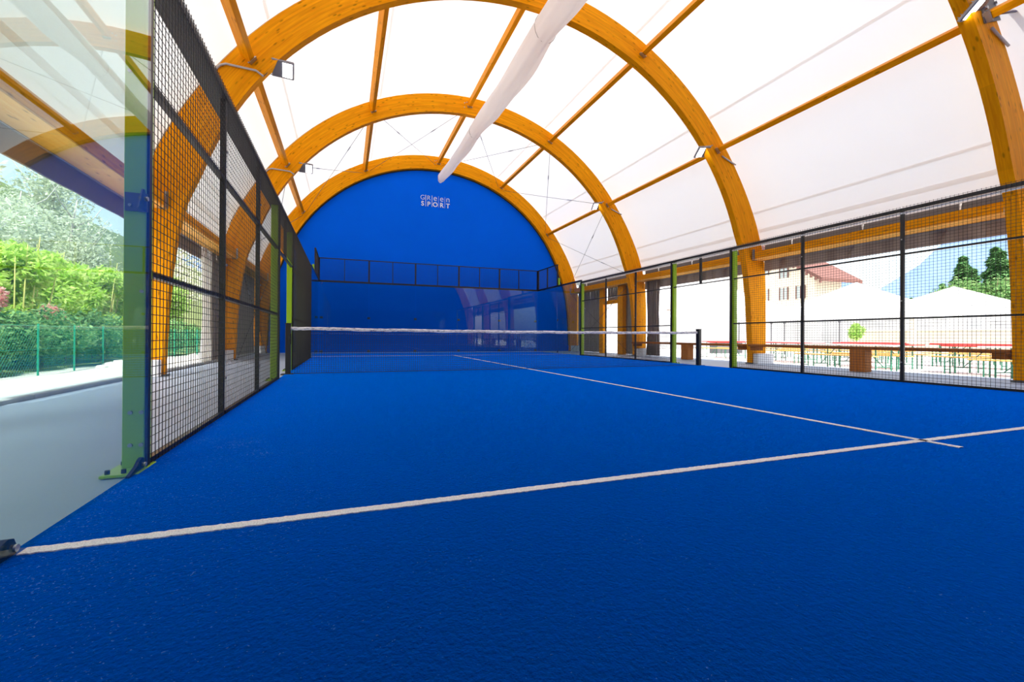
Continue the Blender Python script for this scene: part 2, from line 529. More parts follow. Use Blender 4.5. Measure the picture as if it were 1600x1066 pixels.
def smooth(a, b, x):
    t = max(0, min(1, (x - a) / (b - a))); return t * t * (3 - 2 * t)
def zl(x, y):
    d = -7.6 - x
    z = -.18 - .27 * smooth(0, 4.5, d)
    z += 22 * smooth(7, 44, d) + .12 * sin(x * 1.7 + y) * smooth(.8, 3, d) * .4
    return z
gl_ = grid_mesh('ground', -130, -7.58, -70, 130, 70, 60, zl, gravel_m)
tag(gl_, kind='structure')
hl = grid_mesh('ground', -131, -12.9, -69, 131, 60, 60, lambda x, y: zl(x, y) + .03 + .1 * smooth(-12.9, -14, x), hill_m)
tag(hl, kind='structure')
gr_ = grid_mesh('ground', 8.22, 260, -120, 200, 40, 40, lambda x, y: -.2, paving_m)
tag(gr_, kind='structure')
b = MB(); b.box(-7.58, 8.3, 11.05, 130, -.6, -.2); b.box(-7.58, 8.3, -70, -10.6, -.6, -.2)
tag(b.build('ground', paving_m), kind='structure')

b = MB(); b.box(-7.36, 8.12, -10.6, 11.0, -.4, -.005)
tag(b.build('floor', concrete), kind='structure')
b = MB()
y = -10.5
kerb_root = empty('trim_1', (-7.47, 0, 0)); tag(kerb_root, kind='structure')
for k in range(21):
    q = MB(); q.cbox((-7.47, -10 + k * 1.0, -.14), (.1, .495, .19), .012)
    part(q, 'kerb_stone', kerb_m, kerb_root)
b = MB(); b.box(8.12, 8.3, -10.6, 11.0, -.5, -.02)
tag(b.build('trim_2', kerb_m), kind='structure')

# end walls of blue tarpaulin filling the first and last arch
def end_wall(name, y0, y1):
    b = MB()
    prof = []
    for a, c in FP:
        dx, dz = a[0] - ARX, a[1] - ARZ
        prof.append((ARX + dx * 1.04, ARZ + dz * 1.03 if a[1] > ARZ else a[1]))
    prof = [(prof[0][0], 0.0)] + prof + [(prof[-1][0], 0.0)]
    n = len(prof)
    # grid-like strip so that faces stay clean: quads down to the floor
    vs = []; fs = []
    for (x, z) in prof:
        vs += [(x, y0, 0), (x, y0, z), (x, y1, z), (x, y1, 0)]
    for i in range(n - 1):
        q = 4 * i
        for k in range(4):
            l = (k + 1) % 4
            fs.append((q + k, q + l, q + 4 + l, q + 4 + k))
    b.add(vs, fs)
    o = b.build(name, blue_wall)
    tag(o, kind='structure')
    return o
wall_far = end_wall('wall_far', 10.80, 10.86)
wall_near = end_wall('wall_near', -10.36, -10.30)
# dark tube drawn as the thin shadow where the tarpaulin meets the arch
b = MB()
b.tube([(ARX + (a[0] - ARX) * .997, 10.79, ARZ + (a[1] - ARZ) * .997 if a[1] > ARZ else a[1]) for a, c in FP], .028, 6)
eg = part(b, 'edge_shadow', rubber_m, wall_far)

# lettering on the far wall
logo = empty('lettering', (0.02, 10.78, 7.08)); logo.parent = wall_far
def letter(ch, x, z, size, off):
    cu = bpy.data.curves.new('letter', 'FONT')
    cu.body = ch; cu.size = size; cu.align_x = 'CENTER'; cu.extrude = .004; cu.offset = off
    cu.materials.append(letter_m)
    o = bpy.data.objects.new('letter', cu); COL.objects.link(o)
    o.parent = logo
    o.location = (x - .02, -.006, z - 7.08)
    o.rotation_euler = (pi / 2, 0, 0)
for ch, x in zip('GReen', (-.58, -.29, .02, .33, .63)): letter(ch, x, 7.13, .31 if ch in 'GR' else .4, -.004)
for ch, x in zip('SPORT', (-.58, -.29, .02, .33, .63)): letter(ch, x, 6.85, .30, .006)
for x, w in ((-.435, .009), (-.135, .009), (.175, .003), (.48, .003)):
    q = MB(); q.box(x - w, x + w, 10.765, 10.79, 6.83, 7.36)
    part(q, 'bar', letter_m, logo)

# roof membrane
OP = outer_pts()
b = MB(); vs = []; fs = []
ys = []
for i in range(len(ARCHY) - 1):
    ya, yb = ARCHY[i + 1], ARCHY[i]
    for k in range(6): ys.append((yb + (ya - yb) * k / 6, sin(pi * k / 6)))
ys.append((ARCHY[-1], 0))
ys = [(10.95, 0)] + ys + [(-10.5, 0)]
for (y, s) in ys:
    for (x, z) in OP:
        dx, dz = x - ARX, z - ARZ; l = sqrt(dx * dx + dz * dz)
        k = (l - .035 * s) / l
        vs.append((ARX + dx * k, y, ARZ + dz * k))
n = len(OP)
for j in range(len(ys) - 1):
    for i in range(n - 1):
        fs.append((j * n + i, j * n + i + 1, (j + 1) * n + i + 1, (j + 1) * n + i))
b.add(vs, fs)
ceiling = b.build('ceiling', membrane, None, True)
tag(ceiling, kind='structure')
for th in (-84, -73.2, -69, -46.5, -23.4, 23.4, 46.5, 69.2, 73.2, ):
    t0 = radians(th)
    rr = 7.545 + 0.12 * max(0, (abs(t0) - radians(52)) / radians(20)) ** 1.5
    if th in (-84,): continue
    q = MB()
    w = .032 if abs(th) != 73.2 else .05
    p1 = (ARX + rr * sin(t0 - w / 7.5), ARZ + rr * cos(t0 - w / 7.5)); p2 = (ARX + rr * sin(t0 + w / 7.5), ARZ + rr * cos(t0 + w / 7.5))
    p3 = (ARX + (rr - .004) * sin(t0 + w / 7.5), ARZ + (rr - .004) * cos(t0 + w / 7.5)); p4 = (ARX + (rr - .004) * sin(t0 - w / 7.5), ARZ + (rr - .004) * cos(t0 - w / 7.5))
    for i in range(4):
        q.prism([p1, p2, p3, p4], ARCHY[i + 1] + AT, ARCHY[i], 1)
    part(q, 'seam', seam_m, ceiling)

# ------------------------------------------------------------------ TURF and lines
b = MB(); b.box(-5.0, 5.0, -10, 10, -.004, .012); b.box(-5.035, -5.0, -10, 10, -.004, .0115); b.box(5.0, 5.035, -10, 10, -.004, .0115)
tf = b.build('artificial_turf', turf)
tag(tf, 'blue artificial turf court with sand flecks', 'turf')
def turf_line(x0, x1, y0, y1):
    q = MB(); vs = []; fs = []
    lx, ly = x1 - x0, y1 - y0
    n = int(max(lx, ly) / .012)
    n = min(n, 900)
    rnd = random.Random(5)
    for i in range(n + 1):
        t = i / n
        j1 = rnd.uniform(-.0035, .0035); j2 = rnd.uniform(-.0035, .0035)
        if lx > ly: vs += [(x0 + lx * t, y0 + j1, .0165), (x0 + lx * t, y1 + j2, .0165), (x0 + lx * t, y0 + j1, .009), (x0 + lx * t, y1 + j2, .009)]
        else: vs += [(x0 + j1, y0 + ly * t, .0165), (x1 + j2, y0 + ly * t, .0165), (x0 + j1, y0 + ly * t, .009), (x1 + j2, y0 + ly * t, .009)]
    for i in range(n):
        q0 = 4 * i
        fs += [(q0, q0 + 1, q0 + 5, q0 + 4), (q0 + 2, q0, q0 + 4, q0 + 6), (q0 + 1, q0 + 3, q0 + 7, q0 + 5)]
    q.add(vs, fs)
    return part(q, 'line', line_m, tf)
S = 6.975
turf_line(-5.0, 5.0, -S - .025, -S + .025)
turf_line(-5.0, 5.0, S - .025, S + .025)
turf_line(-.025, .025, -S - .2, S + .2)

# ------------------------------------------------------------------ ARCHES
ARCH_NAMES = ['arch framing the blue end wall', 'second arch from the blue end wall', 'third arch from the blue end wall, level with the net', 'arch behind the right fence nearest the camera', 'arch behind the camera over the other end wall']
def arch(i, y):
    r = empty('timber_arch', (ARX, y, 0))
    tag(r, ['curved orange glulam arch framing the blue end wall', 'curved orange glulam arch, second from the blue end wall',
            'curved orange glulam arch standing level with the net', 'curved orange glulam arch cut by the right edge of the photo',
            'curved orange glulam arch behind the camera'][i], 'arch')
    q = MB(); q.ribbon(FP, y, y + AT); part(q, 'rib', wood_arc, r)
    for s in (-1, 1):
        # lower inner strip of the leg that reaches the floor in front of the plinth
        q = MB()
        x0, x1 = ARX + s * 7.11, ARX + s * 7.64
        q.box(min(x0, x1), max(x0, x1), y + .01, y + AT - .01, .035, .315); part(q, 'leg_foot', wood_z, r)
        q = MB(); q.cbox((ARX + s * 7.36, y + AT / 2, .016), (.29, .1, .016)); part(q, 'base_shoe', dark_steel, r)
        q = MB()
        xa, xb = ARX + s * 7.135, ARX + s * 7.78
        q.cbox(((xa + xb) / 2, y - .075, .148), (abs(xb - xa) / 2, .072, .152), .012); part(q, 'plinth', plinth_m, r)
        # outer batten and cable run behind the arch edge
        q = MB()
        pts = [(ARX + s * (a[1][0] + .035), y + .05, a[1][1]) for a in HP if radians(20) < 9 and a[1][1] < 8.2 and a[1][1] > 3.2]
        q.tube(pts, .013, 5); part(q, 'cable_run', conduit_m, r, True)
    return r
arches = [arch(i, y) for i, y in enumerate(ARCHY)]
# wall-plate brackets of galvanised steel where the purlins and cables meet the arches
PTH = [-53.0, -26.5, 0.5, 26.5, 53.0]
PR0, PR1, PHW = 7.17, 7.40, .06
def pol(r, thd, y):
    t = radians(thd); return Vector((ARX + r * sin(t), y, ARZ + r * cos(t)))
def polrot(thd):
    return Matrix.Rotation(radians(thd), 3, 'Y')
for i, y in enumerate(ARCHY[:4]):
    for th in PTH:
        q = MB()
        R = polrot(th)
        c = pol(7.155, th, y - .05)
        q.cbox(c, (.085, .045, .006), 0, R)
        for s in (-1, 1):
            cc = c + R @ Vector((s * .075, .035, .045))
            q.cbox(cc, (.014, .012, .014), .004, R)
        part(q, 'bracket', steel_m, arches[i])
        if abs(th) < 1:
            for dx, dz in ((-.19, .09), (-.19, -.06), (-.11, .13)):
                q = MB(); cc = pol(7.2, th, y - .004) + Vector((dx, 0, dz))
                q.tube([cc, cc + Vector((0, -.012, 0))], .017, 8); part(q, 'bolt', steel_m, arches[i])

# ------------------------------------------------------------------ PURLINS
PW = ['lowest left', 'upper left', 'ridge', 'upper right', 'lowest right']
BW = ['from the blue end wall to the second arch', 'from the second to the third arch', 'from the third to the fourth arch', 'from the fourth arch to behind the camera']
for bi in range(4):
    for pi_, th in enumerate(PTH):
        q = MB(); R = polrot(th)
        y0, y1 = ARCHY[bi + 1] + AT, ARCHY[bi]
        c = pol((PR0 + PR1) / 2, th, (y0 + y1) / 2)
        q.cbox(c, (PHW, (y1 - y0) / 2, (PR1 - PR0) / 2), .006, R)
        o = q.build('roof_purlin', wood_y)
        tag(o, 'slim orange timber %s purlin %s' % (PW[pi_], BW[bi]), 'purlin', 'roof purlins between the arches')

# ------------------------------------------------------------------ EAVE BEAMS, fascia, valances per bay
for bi in range(4):
    y0, y1 = ARCHY[bi + 1] + AT, ARCHY[bi]
    bw = ['beside the blue end wall', 'between the second and third arch', 'between the third and fourth arch', 'beyond the fourth arch'][bi]
    for s, sw in ((-1, 'left'), (1, 'right')):
        xa, xb = ARX + s * 7.08, ARX + s * 7.50
        xm, hw = (xa + xb) / 2, abs(xb - xa) / 2
        q = MB(); q.cbox((xm, (y0 + y1) / 2, 3.13), (hw, (y1 - y0) / 2, .10), .008)
        r = q.build('eave_beam', wood_y)
        tag(r, 'flat orange timber eave beam on the %s side %s' % (sw, bw), 'beam', 'eave beams')
        q = MB(); q.cbox((xm, (y0 + y1) / 2, 3.018), (hw, (y1 - y0) / 2, .011), .003); part(q, 'lit_underside', lit_wood, r, label='timber underside with ground light in its colour')  # thin added board, its pale colour paints the ground-lit beam underside
        # steel hangers at both ends
        for ye in (y0 + .05, y1 - .05):
            q = MB()
            q.cbox((xa - s * .006, ye, 3.16), (.006, .04, .14)); q.cbox((xa + s * .05, ye, 2.998), (.06, .04, .006))
            q.tube([(xa - s * .03, ye - .01, 3.0), (xa - s * .03, ye - .01, 3.3)], .014, 6)
            part(q, 'hanger', steel_m, r)
        # brown fascia
        q = MB(); xf = ARX + s * 7.60
        q.cbox((xf, (y0 + y1) / 2, 3.38), (.015, (y1 - y0) / 2, .155)); q.cbox((xf + s * .07, (y0 + y1) / 2, 3.24), (.08, (y1 - y0) / 2, .012))
        f = q.build('gutter', gutter_m)
        tag(f, 'dark brown gutter board above the %s eave beam %s' % (sw, bw), 'gutter', 'gutter boards')
        for k in range(3):
            yy = y0 + (y1 - y0) * (k + .5) / 3
            q = MB(); q.tube([(xf - s * .025, yy, 3.52), (xf - s * .05, yy + .02, 3.43), (xf - s * .03, yy + .03, 3.34), (xf - s * .06, yy + .05, 3.25)], [.012, .022, .013, .016], 5)
            part(q, 'lashing', conduit_m, f, True)
        # rolled-up valance
        if not (bi == 0):
            q = MB(); vs = []; fs = []
            xv = ARX + s * 7.57; nn = 60
            for k in range(nn + 1):
                yy = y0 + (y1 - y0) * k / nn
                w = .004 * sin(k * .5) + .002 * sin(k * 1.3)
                vs += [(xv + w, yy, 3.22), (xv + w * 1.4, yy, 2.71), (xv + w * 1.4 + s * .03, yy, 2.71), (xv + w + s * .03, yy, 3.22)]
            for k in range(nn):
                a = 4 * k
                for c in range(4):
                    d = (c + 1) % 4
                    fs.append((a + c, a + d, a + 4 + d, a + 4 + c))
            fs += [(0, 1, 2, 3), (4 * nn + 3, 4 * nn + 2, 4 * nn + 1, 4 * nn)]
            q.add(vs, fs)
            v = q.build('rolled_valance', fabric_dark)
            tag(v, 'taupe fabric valance hanging under the %s eave beam %s' % (sw, bw), 'valance', 'fabric valances')
            q = MB(); q.tube([(xv - s * .04, y0, 3.005), (xv - s * .04, y1, 3.005)], .012, 6); part(q, 'track', steel_m, v)

# hanging side curtains
def curtain(x, y0, y1, z0, z1, nf, amp, mat, label, name='side_curtain', flare=0.0, group=None):
    q = MB(); vs = []; fs = []; n = nf * 8; rows = 7
    rnd = random.Random(int(abs(y0) * 100) + 3)
    ph = [rnd.uniform(.7, 1.3) for _ in range(nf + 2)]
    for side in (0, 1):
        for j in range(rows + 1):
            z = z0 + (z1 - z0) * j / rows
            u = 1 - j / rows
            for i in range(n + 1):
                t = i / n
                a = amp * ph[int(t * nf)] * (1 + .25 * sin(j + t * 9))
                yc = (y0 + y1) / 2; w = (y1 - y0) * (1 - flare * sin(pi * min(1, u * 1.1)))
                vs.append((x + a * sin(2 * pi * nf * t) + side * .006, yc + w * (t - .5), z))
    m = (rows + 1) * (n + 1)
    for side in (0, 1):
        for j in range(rows):
            for i in range(n):
                a = side * m + j * (n + 1) + i
                fs.append((a, a + 1, a + n + 2, a + n + 1) if side else (a, a + n + 1, a + n + 2, a + 1))
    q.add(vs, fs)
    o = q.build(name, mat, None, True)
    tag(o, label, 'curtain', group)
    return o
curtain(7.62, 8.08, 10.55, .02, 3.24, 14, .03, fabric_grey, 'taupe grey curtain left of the timber door frame by the blue wall')
curtain(7.62, 5.42, 6.62, .02, 3.24, 8, .035, fabric_grey, 'taupe grey curtain right of the timber door frame')
curtain(7.62, 6.83, 7.93, 2.4, 3.24, 8, .02, fabric_grey, 'short grey curtain above the timber door opening')
curtain(7.55, 4.45, 5.12, .03, 3.0, 5, .07, fabric_dark, 'gathered dark curtain bunch beside the second arch on the right', flare=.12)
curtain(-7.5, 5.62, 10.55, .02, 3.24, 30, .03, fabric_grey, 'long grey curtain closing the left bay beside the blue wall')
curtain(-7.45, 4.55, 5.3, .03, 3.0, 5, .06, fabric_dark, 'gathered taupe curtain bunch beside the second arch on the left', flare=.1)
curtain(-7.45, 3.75, 4.5, .03, 3.0, 5, .05, drape_m, 'gathered white drape in the left opening', flare=.25)

# timber door frame in the far right bay
r = empty('door_1', (7.3, 7.4, 0)); tag(r, kind='structure')
for (a, c, nm) in ((7.93, 8.22, 'jamb'), (6.47, 6.83, 'jamb')):
    q = MB(); q.cbox((7.45, (a + c) / 2, 1.5), (.1, (c - a) / 2, 1.5), .006); part(q, nm, wood_z, r)
q = MB(); q.cbox((7.45, 7.38, 2.33), (.09, .55, .08), .006); part(q, 'lintel', wood_y, r)

# ------------------------------------------------------------------ BRACING CABLES
def cable(p, q_, label):
    p = Vector(p); q_ = Vector(q_)
    m = MB(); m.tube([p, p.lerp(q_, .5) - Vector((0, 0, .015)), q_], .0075, 5)
    o = m.build('bracing_cable', cable_m, None, True)
    tag(o, label, 'cable', 'diagonal bracing cables by the blue end wall')
    m = MB(); d = (q_ - p).normalized(); c = p.lerp(q_, .28) - Vector((0, 0, .008))
    m.tube([c - d * .14, c - d * .1, c + d * .1, c + d * .14], [.009, .02, .02, .009], 6); part(m, 'turnbuckle', steel_m, o)
CW = ['between the lowest left and upper left purlins', 'between the upper left and ridge purlins', 'between the ridge and upper right purlins', 'between the upper right and lowest right purlins']
yA, yB = 5.4 + AT, 10.6
for k in range(4):
    a, c = PTH[k], PTH[k + 1]
    cable(pol(7.12, a + 1.2, yA), pol(7.12, c - 1.2, yB - .02), 'thin bracing cable rising towards the right %s' % CW[k])
    cable(pol(7.12, c - 1.2, yA), pol(7.12, a + 1.2, yB - .02), 'thin bracing cable falling towards the right %s' % CW[k])
for s, sw in ((-1, 'left'), (1, 'right')):
    cable(pol(7.12, s * 54, yA), (ARX + s * 7.0, yB - .02, 3.3), 'thin bracing cable from the second arch down to the %s end wall eave' % sw)
    cable((ARX + s * 6.95, yA, 3.3), pol(7.12, s * 54, yB - .02), 'thin bracing cable from the lowest %s purlin down to the second arch' % sw)
    cable((ARX + s * 7.05, yB - .05, 3.0), (ARX + s * 7.1, yA + .1, .05), 'steep bracing cable in front of the %s side curtain falling towards the camera' % sw)
    cable((ARX + s * 7.05, yA + .05, 3.0), (ARX + s * 7.1, yB - .1, .05), 'steep bracing cable in front of the %s side curtain falling away' % sw)

# near right arch: dark steel node plate with a cable leaving to the right
r = empty('node_plate', (6.0, -5.03, 6.1)); tag(r, 'dark steel plate on the arch at the top right corner holding a cable', 'plate')
q = MB(); R = polrot(53)
q.cbox((5.97, -5.012, 6.12), (.25, .008, .17), 0, Matrix.Rotation(radians(-20), 3, 'Y')); part(q, 'plate', dark_steel, r)
for dx, dz in ((-.16, .0), (.12, .17), (.17, -.04), (-.12, -.12)):
    q = MB(); q.tube([(5.97 + dx, -5.02, 6.12 + dz), (5.97 + dx, -5.045, 6.12 + dz)], .028, 8); part(q, 'bolt', steel_m, r)
q = MB(); q.tube([(6.13, -5.06, 6.08), (6.2, -5.12, 6.085), (6.42, -5.38, 6.02), (6.5, -5.45, 6.0)], [.012, .026, .026, .012], 8)
part(q, 'turnbuckle', steel_m, r, True)
q = MB(); q.tube([(6.45, -5.42, 6.01), (7.2, -10.0, 3.6)], .012, 6); part(q, 'wire_cable', cable_m, r, True)

# ------------------------------------------------------------------ FLOODLIGHTS
def floodlight(loc, direction, label, conduit, sz=1.0, flip=1):
    """bracket on the arch, cast body with fins, lit lens; body points along direction"""
    L = Vector(loc)
    r = empty('floodlight', L); tag(r, label, 'lamp', 'floodlights on the arches')
    d = Vector(direction).normalized()           # long axis of the flat body
    n = Vector((0, -.75, -1)); n = (n - d * n.dot(d)).normalized()   # lens normal
    w = n.cross(d)
    Mx = Matrix((w, d, -n)).transposed()
    def P(x, y, z): return L + Mx @ Vector((x, y, z))
    b = MB(); b.cbox(P(0, .24, 0), (.165, .2, .026), .012, Mx)
    for k in range(7): b.cbox(P(-.13 + k * .043, .22, .045), (.006, .16, .025), 0, Mx)
    hb = part(b, 'housing', alu_m, r)
    b = MB(); b.cbox(P(0, .24, -.028), (.145, .18, .003), 0, Mx); part(b, 'front_glass', lens_m, r)
    b = MB(); b.cbox(P(0, .32, -.033), (.13, .085, .004), 0, Mx); part(b, 'led_panel', lamp_m, r, label='glowing led panel')
    b = MB(); b.cbox(P(0, .015, .0), (.05, .03, .05), .006, Mx)
    b.tube([P(-.15, .1, .0), P(-.16, -.02, .03), P(.16, -.02, .03), P(.15, .1, 0)], .011, 6); part(b, 'bracket', alu_m, r)
    b = MB(); b.tube([Vector(p) for p in conduit], .02, 8); part(b, 'conduit', conduit_m, r, True)
    b = MB(); b.tube([Vector(conduit[-1]), Vector(conduit[-1]).lerp(L, .5) - Vector((0, 0, .06)), P(0, .05, .03)], .006, 5); part(b, 'lead', black_m, r, True)
LW = [(2, 'third arch, level with the net'), (1, 'second arch from the blue end wall'), (3, 'nearest right arch, in the top corner')]
for yi, lab in ((0.2, 'lit grey floodlight on the left of the arch level with the net'), (5.4, 'lit grey floodlight on the left of the second arch from the blue wall'), (-5.0, 'lit grey floodlight on the left of the arch nearest the camera')):
    floodlight((-5.4, yi + .12, 6.0), (1, .12, .02), lab,
               [(-6.31, yi - .025, 5.62), (-6.19, yi - .025, 5.76), (-6.1, yi - .025, 5.8), (-5.6, yi - .025, 5.78), (-5.48, yi - .02, 5.70)])
for yi, lab in ((0.2, 'lit floodlight on the right of the arch level with the net'), (5.4, 'lit floodlight on the right of the second arch from the blue wall'), (-5.0, 'lit floodlight in the top right corner beside the dark steel plate')):
    if yi < -4: lc, dr = (5.78, yi + .02, 6.12), (-1, -.05, -.3)
    else: lc, dr = (5.66, yi + .1, 5.98), (-1, .1, -.18)
    floodlight(lc, dr, lab, [(5.98, yi - .025, 5.84), (6.1, yi - .025, 5.79), (6.48, yi - .025, 5.66)])

# ------------------------------------------------------------------ RIDGE TUBE of white gathered fabric
b = MB(); vs = []; fs = []; ny = 120; nc = 36
path = [(-9.9, .72, 8.2, .36), (-5, .62, 8.15, .36), (-1, .54, 8.1, .34), (0.2, .52, 8.14, .32), (1.4, .5, 8.03, .35), (3.5, .42, 8.0, .31), (5.3, .35, 8.03, .24), (6.2, .32, 7.98, .25), (8.4, .26, 8.0, .21), (10.2, .17, 8.02, .19), (10.34, .16, 8.0, .13)]
def pint(y):
    for a, c in zip(path, path[1:]):
        if y <= c[0]:
            t = (y - a[0]) / (c[0] - a[0]); t = t * t * (3 - 2 * t)
            return [a[i] + (c[i] - a[i]) * t for i in (1, 2, 3)]
    return list(path[-1][1:])
for j in range(ny + 1):
    y = -9.9 + 20.24 * j / ny
    x, z, r_ = pint(y)
    for k in range(nc):
        t = 2 * pi * k / nc
        rr = r_ * (1 + .08 * sin(3 * t + y * 1.3) + .05 * sin(7 * t - y * 1.1) + .035 * sin(11 * t + y * .7))
        vs.append((x + rr * .85 * cos(t), y, z + rr * sin(t) * (1.15 if sin(t) < 0 else .9)))
for j in range(ny):
    for k in range(nc):
        a = j * nc + k; c = j * nc + (k + 1) % nc
        fs.append((a, c, c + nc, a + nc))
fs.append(tuple(range(nc - 1, -1, -1))); fs.append(tuple(ny * nc + k for k in range(nc)))
b.add(vs, fs)
rb = b.build('fabric_roll', drape_m, None, True)
tag(rb, 'long white gathered fabric roll hanging beside the ridge purlin', 'fabric roll')
b = MB()
for y in (-5, .25, 5.45, 10.1):
    x, z, r_ = pint(y)
    b.tube([(x + r_ * .9 * cos(t * pi / 8), y, z + r_ * 1.12 * sin(t * pi / 8)) for t in range(17)], .008, 5)
part(b, 'tie_strap', conduit_m, rb, True)

# ------------------------------------------------------------------ COURT FENCES
def wires(q, x, y0, y1, z0, z1, pitch=.05, r=.0024, over=.0, side=1):
    ny = int(round((y1 - y0) / pitch)); nz = int(round((z1 - z0) / pitch))
    def rod(a, b_):
        q.tube([a, b_], r, 4, False)
    for i in range(ny + 1):
        y = y0 + (y1 - y0) * i / ny
        rod((x, y, z0), (x, y, z1 + over))
    for k in range(nz + 1):
        z = z0 + (z1 - z0) * k / nz
        rod((x + side * .004, y0, z), (x + side * .004, y1, z))
def wires_x(q, y, x0, x1, z0, z1, pitch=.05, r=.0022):
    nx = int(round((x1 - x0) / pitch)); nz = int(round((z1 - z0) / pitch))
    for i in range(nx + 1):
        x = x0 + (x1 - x0) * i / nx
        q.tube([(x, y, z0), (x, y, z1)], r, 4, False)
    for k in range(nz + 1):
        z = z0 + (z1 - z0) * k / nz
        q.tube([(x0, y - .004, z), (x1, y - .004, z)], r, 4, False)

def side_fence(s, sw):
    X = s * 5.03
    r = empty('mesh_fence', (X, 0, 0))
    tag(r, 'black wire mesh fence along the %s court side with net doorway' % sw, 'fence')
    bays = [(-6, -4.333), (-4.333, -2.667), (-2.667, -1), (1, 2.667), (2.667, 4.333), (4.333, 6)]
    for a, c in bays:
        q = MB(); wires(q, s * 5.012, a + .02, c - .02, .02, 3.0, over=.012, side=s); part(q, 'wire_mesh', wire_m, r, stuff=True)
        for z in (1.1, 2.2):
            q = MB(); q.box(min(X, X + s * .045), max(X, X + s * .045), a + .03, c - .03, z - .014, z + .014); part(q, 'rail', black_m, r)
        q = MB(); q.box(min(s * 5.02, s * 5.05), max(s * 5.02, s * 5.05), a + .02, c - .02, .012, .045); part(q, 'bottom_rail', black_m, r)
    # over the door
    q = MB(); wires(q, s * 5.012, -.98, .98, 2.22, 3.0, over=.012, side=s); part(q, 'wire_mesh', wire_m, r, stuff=True)
    q = MB(); q.box(min(X, X + s * .045), max(X, X + s * .045), -.97, .97, 2.186, 2.214); part(q, 'rail', black_m, r)
    q = MB(); q.box(min(X, X + s * .05), max(X, X + s * .05), -.025, .025, 2.21, 2.95); part(q, 'post', black_m, r)
    # top rail
    q = MB()
    if s < 0: q.cbox((s * 5.10, 0, 2.962), (.085, 6.05, .03), .004)
    else: q.cbox((s * 5.07, 0, 2.955), (.05, 6.05, .03), .004)
    part(q, 'top_rail', black_m, r)
    if s > 0:
        q = MB(); q.cbox((s * 5.035, 0, 2.898), (.012, 5.95, .014)); part(q, 'light_strip', white_m, r, label='thin white strip under the top rail')
    # black inner posts
    for y in (-4.333, -2.667, 2.667, 4.333):
        q = MB(); q.cbox((s * 5.05, y, 1.48), (.022, .025, 1.47), .003)
        rr = part(q, 'post', black_m, r)
        for z in (.35, 1.4, 2.45):
            q = MB(); q.tube([(s * 5.022, y, z), (s * 5.012, y, z)], .011, 8); part(q, 'screw', steel_m, rr)
    # lime main posts with base plates
    for y in (-6, -1, 1, 6):
        o_ = -1 if y in (-6, 1) else 1
        q = MB(); yy = y - (.05 if y in (-6,) else .0)
        if y == -6: q.cbox((s * 5.073, -5.955, 1.47), (.051, .045, 1.455), .004)
        else: q.cbox((s * 5.09, y, 1.47), (.05, .045, 1.455), .004)
        pp = part(q, 'post', lime_m, r, label='lime green square post')
        bx, by = (5.085, -6.01) if y == -6 else (5.12, y)
        q = MB(); q.cbox((s * bx, by, .008), (.085, .115, .008), .003); bpn = part(q, 'base_plate', lime_m, r)
        for dx, dy in ((-.01, -.085), (.06, -.085), (.06, .085), (-.01, .085)):
            q = MB(); q.tube([(s * (bx + dx), by + dy, .012), (s * (bx + dx), by + dy, .036)], .012, 8); part(q, 'bolt_cap', rubber_m, bpn)
        q = MB(); sy = .04
        (q.cbox((s * 5.016, -5.975, 1.48), (.006, .02, 1.47), .002) if y == -6 else q.cbox((s * 5.025, y + sy, 1.48), (.012, .03, 1.47), .003)); part(q, 'frame_post', black_m, r)
    # bolts on the near post face
    if s < 0:
        for z in (.14, .32):
            for dx in (.035, .085):
                q = MB(); q.tube([(-5.0 - dx, -6.0, z), (-5.0 - dx, -6.008, z)], .011, 10); part(q, 'bolt', steel_m, r)
        q = MB(); q.tube([(-5.038, -6.0, .99), (-5.038, -6.01, .99)], .009, 10); q.tube([(-5.1, -6.0, 2.2), (-5.1, -6.01, 2.2)], .009, 10); part(q, 'bolt', steel_m, r)
    return r
side_fence(-1, 'left'); side_fence(1, 'right')

# ------------------------------------------------------------------ GLASS WALLS
def clamp(q, c, nrm):
    pass
def glass_run(axis, fixed, spans, z0, z1, name_lab, side, brk_z=(.1, 1.5, 2.9)):
    """panels 12 mm thick along an axis; fixed is the inner face coordinate, side the outward sign"""
    if axis == 'y': base = (fixed, (spans[0][0] + spans[-1][1]) / 2, 0)
    else: base = ((spans[0][0] + spans[-1][1]) / 2, fixed, 0)
    r = empty('glass_wall', base); tag(r, name_lab, 'glass wall')
    for a, c in spans:
        q = MB(); a2, c2 = a + .004, c - .004
        f0, f1 = sorted((fixed, fixed + side * .012))
        if axis == 'y': q.box(f0, f1, a2, c2, z0, z1)
        else: q.box(a2, c2, f0, f1, z0, z1)
        part(q, 'glass_panel', glass, r)
    return r
def corner_bracket(root, P, axis, side, sgn=1):
    """small black cast clamp with a bolt disc, behind the glass"""
    q = MB(); x, y, z = P
    if axis == 'y':
        prof = [(y - sgn * .0, z - .09), (y + sgn * .13, z - .09), (y + sgn * .13, z - .055), (y + sgn * .06, z + .015), (y + sgn * .035, z + .03), (y + sgn * .012, z + .03), (y, z + .018)]
        q.prism(prof, x, x + side * .03, 0)
        o = part(q, 'glass_clamp', rubber_m, root)
        q = MB(); q.tube([(x - side * .014, y + sgn * .033, z), (x - side * .002, y + sgn * .033, z)], .014, 12); part(q, 'bolt', steel_m, o)
    return o
g1 = glass_run('y', -5.0, [(-10, -8), (-8, -6.01)], -.002, 3.0, 'tall tinted glass wall at the near left of the court', -1)
q = MB(); q.prism([(-7.15, .0), (-6.975, .0), (-6.975, .045), (-6.985, .066), (-7.01, .074), (-7.045, .066), (-7.13, .03)], -5.014, -5.04, 0); o = part(q, 'glass_clamp', rubber_m, g1, label='black clamp at the foot of the glass')
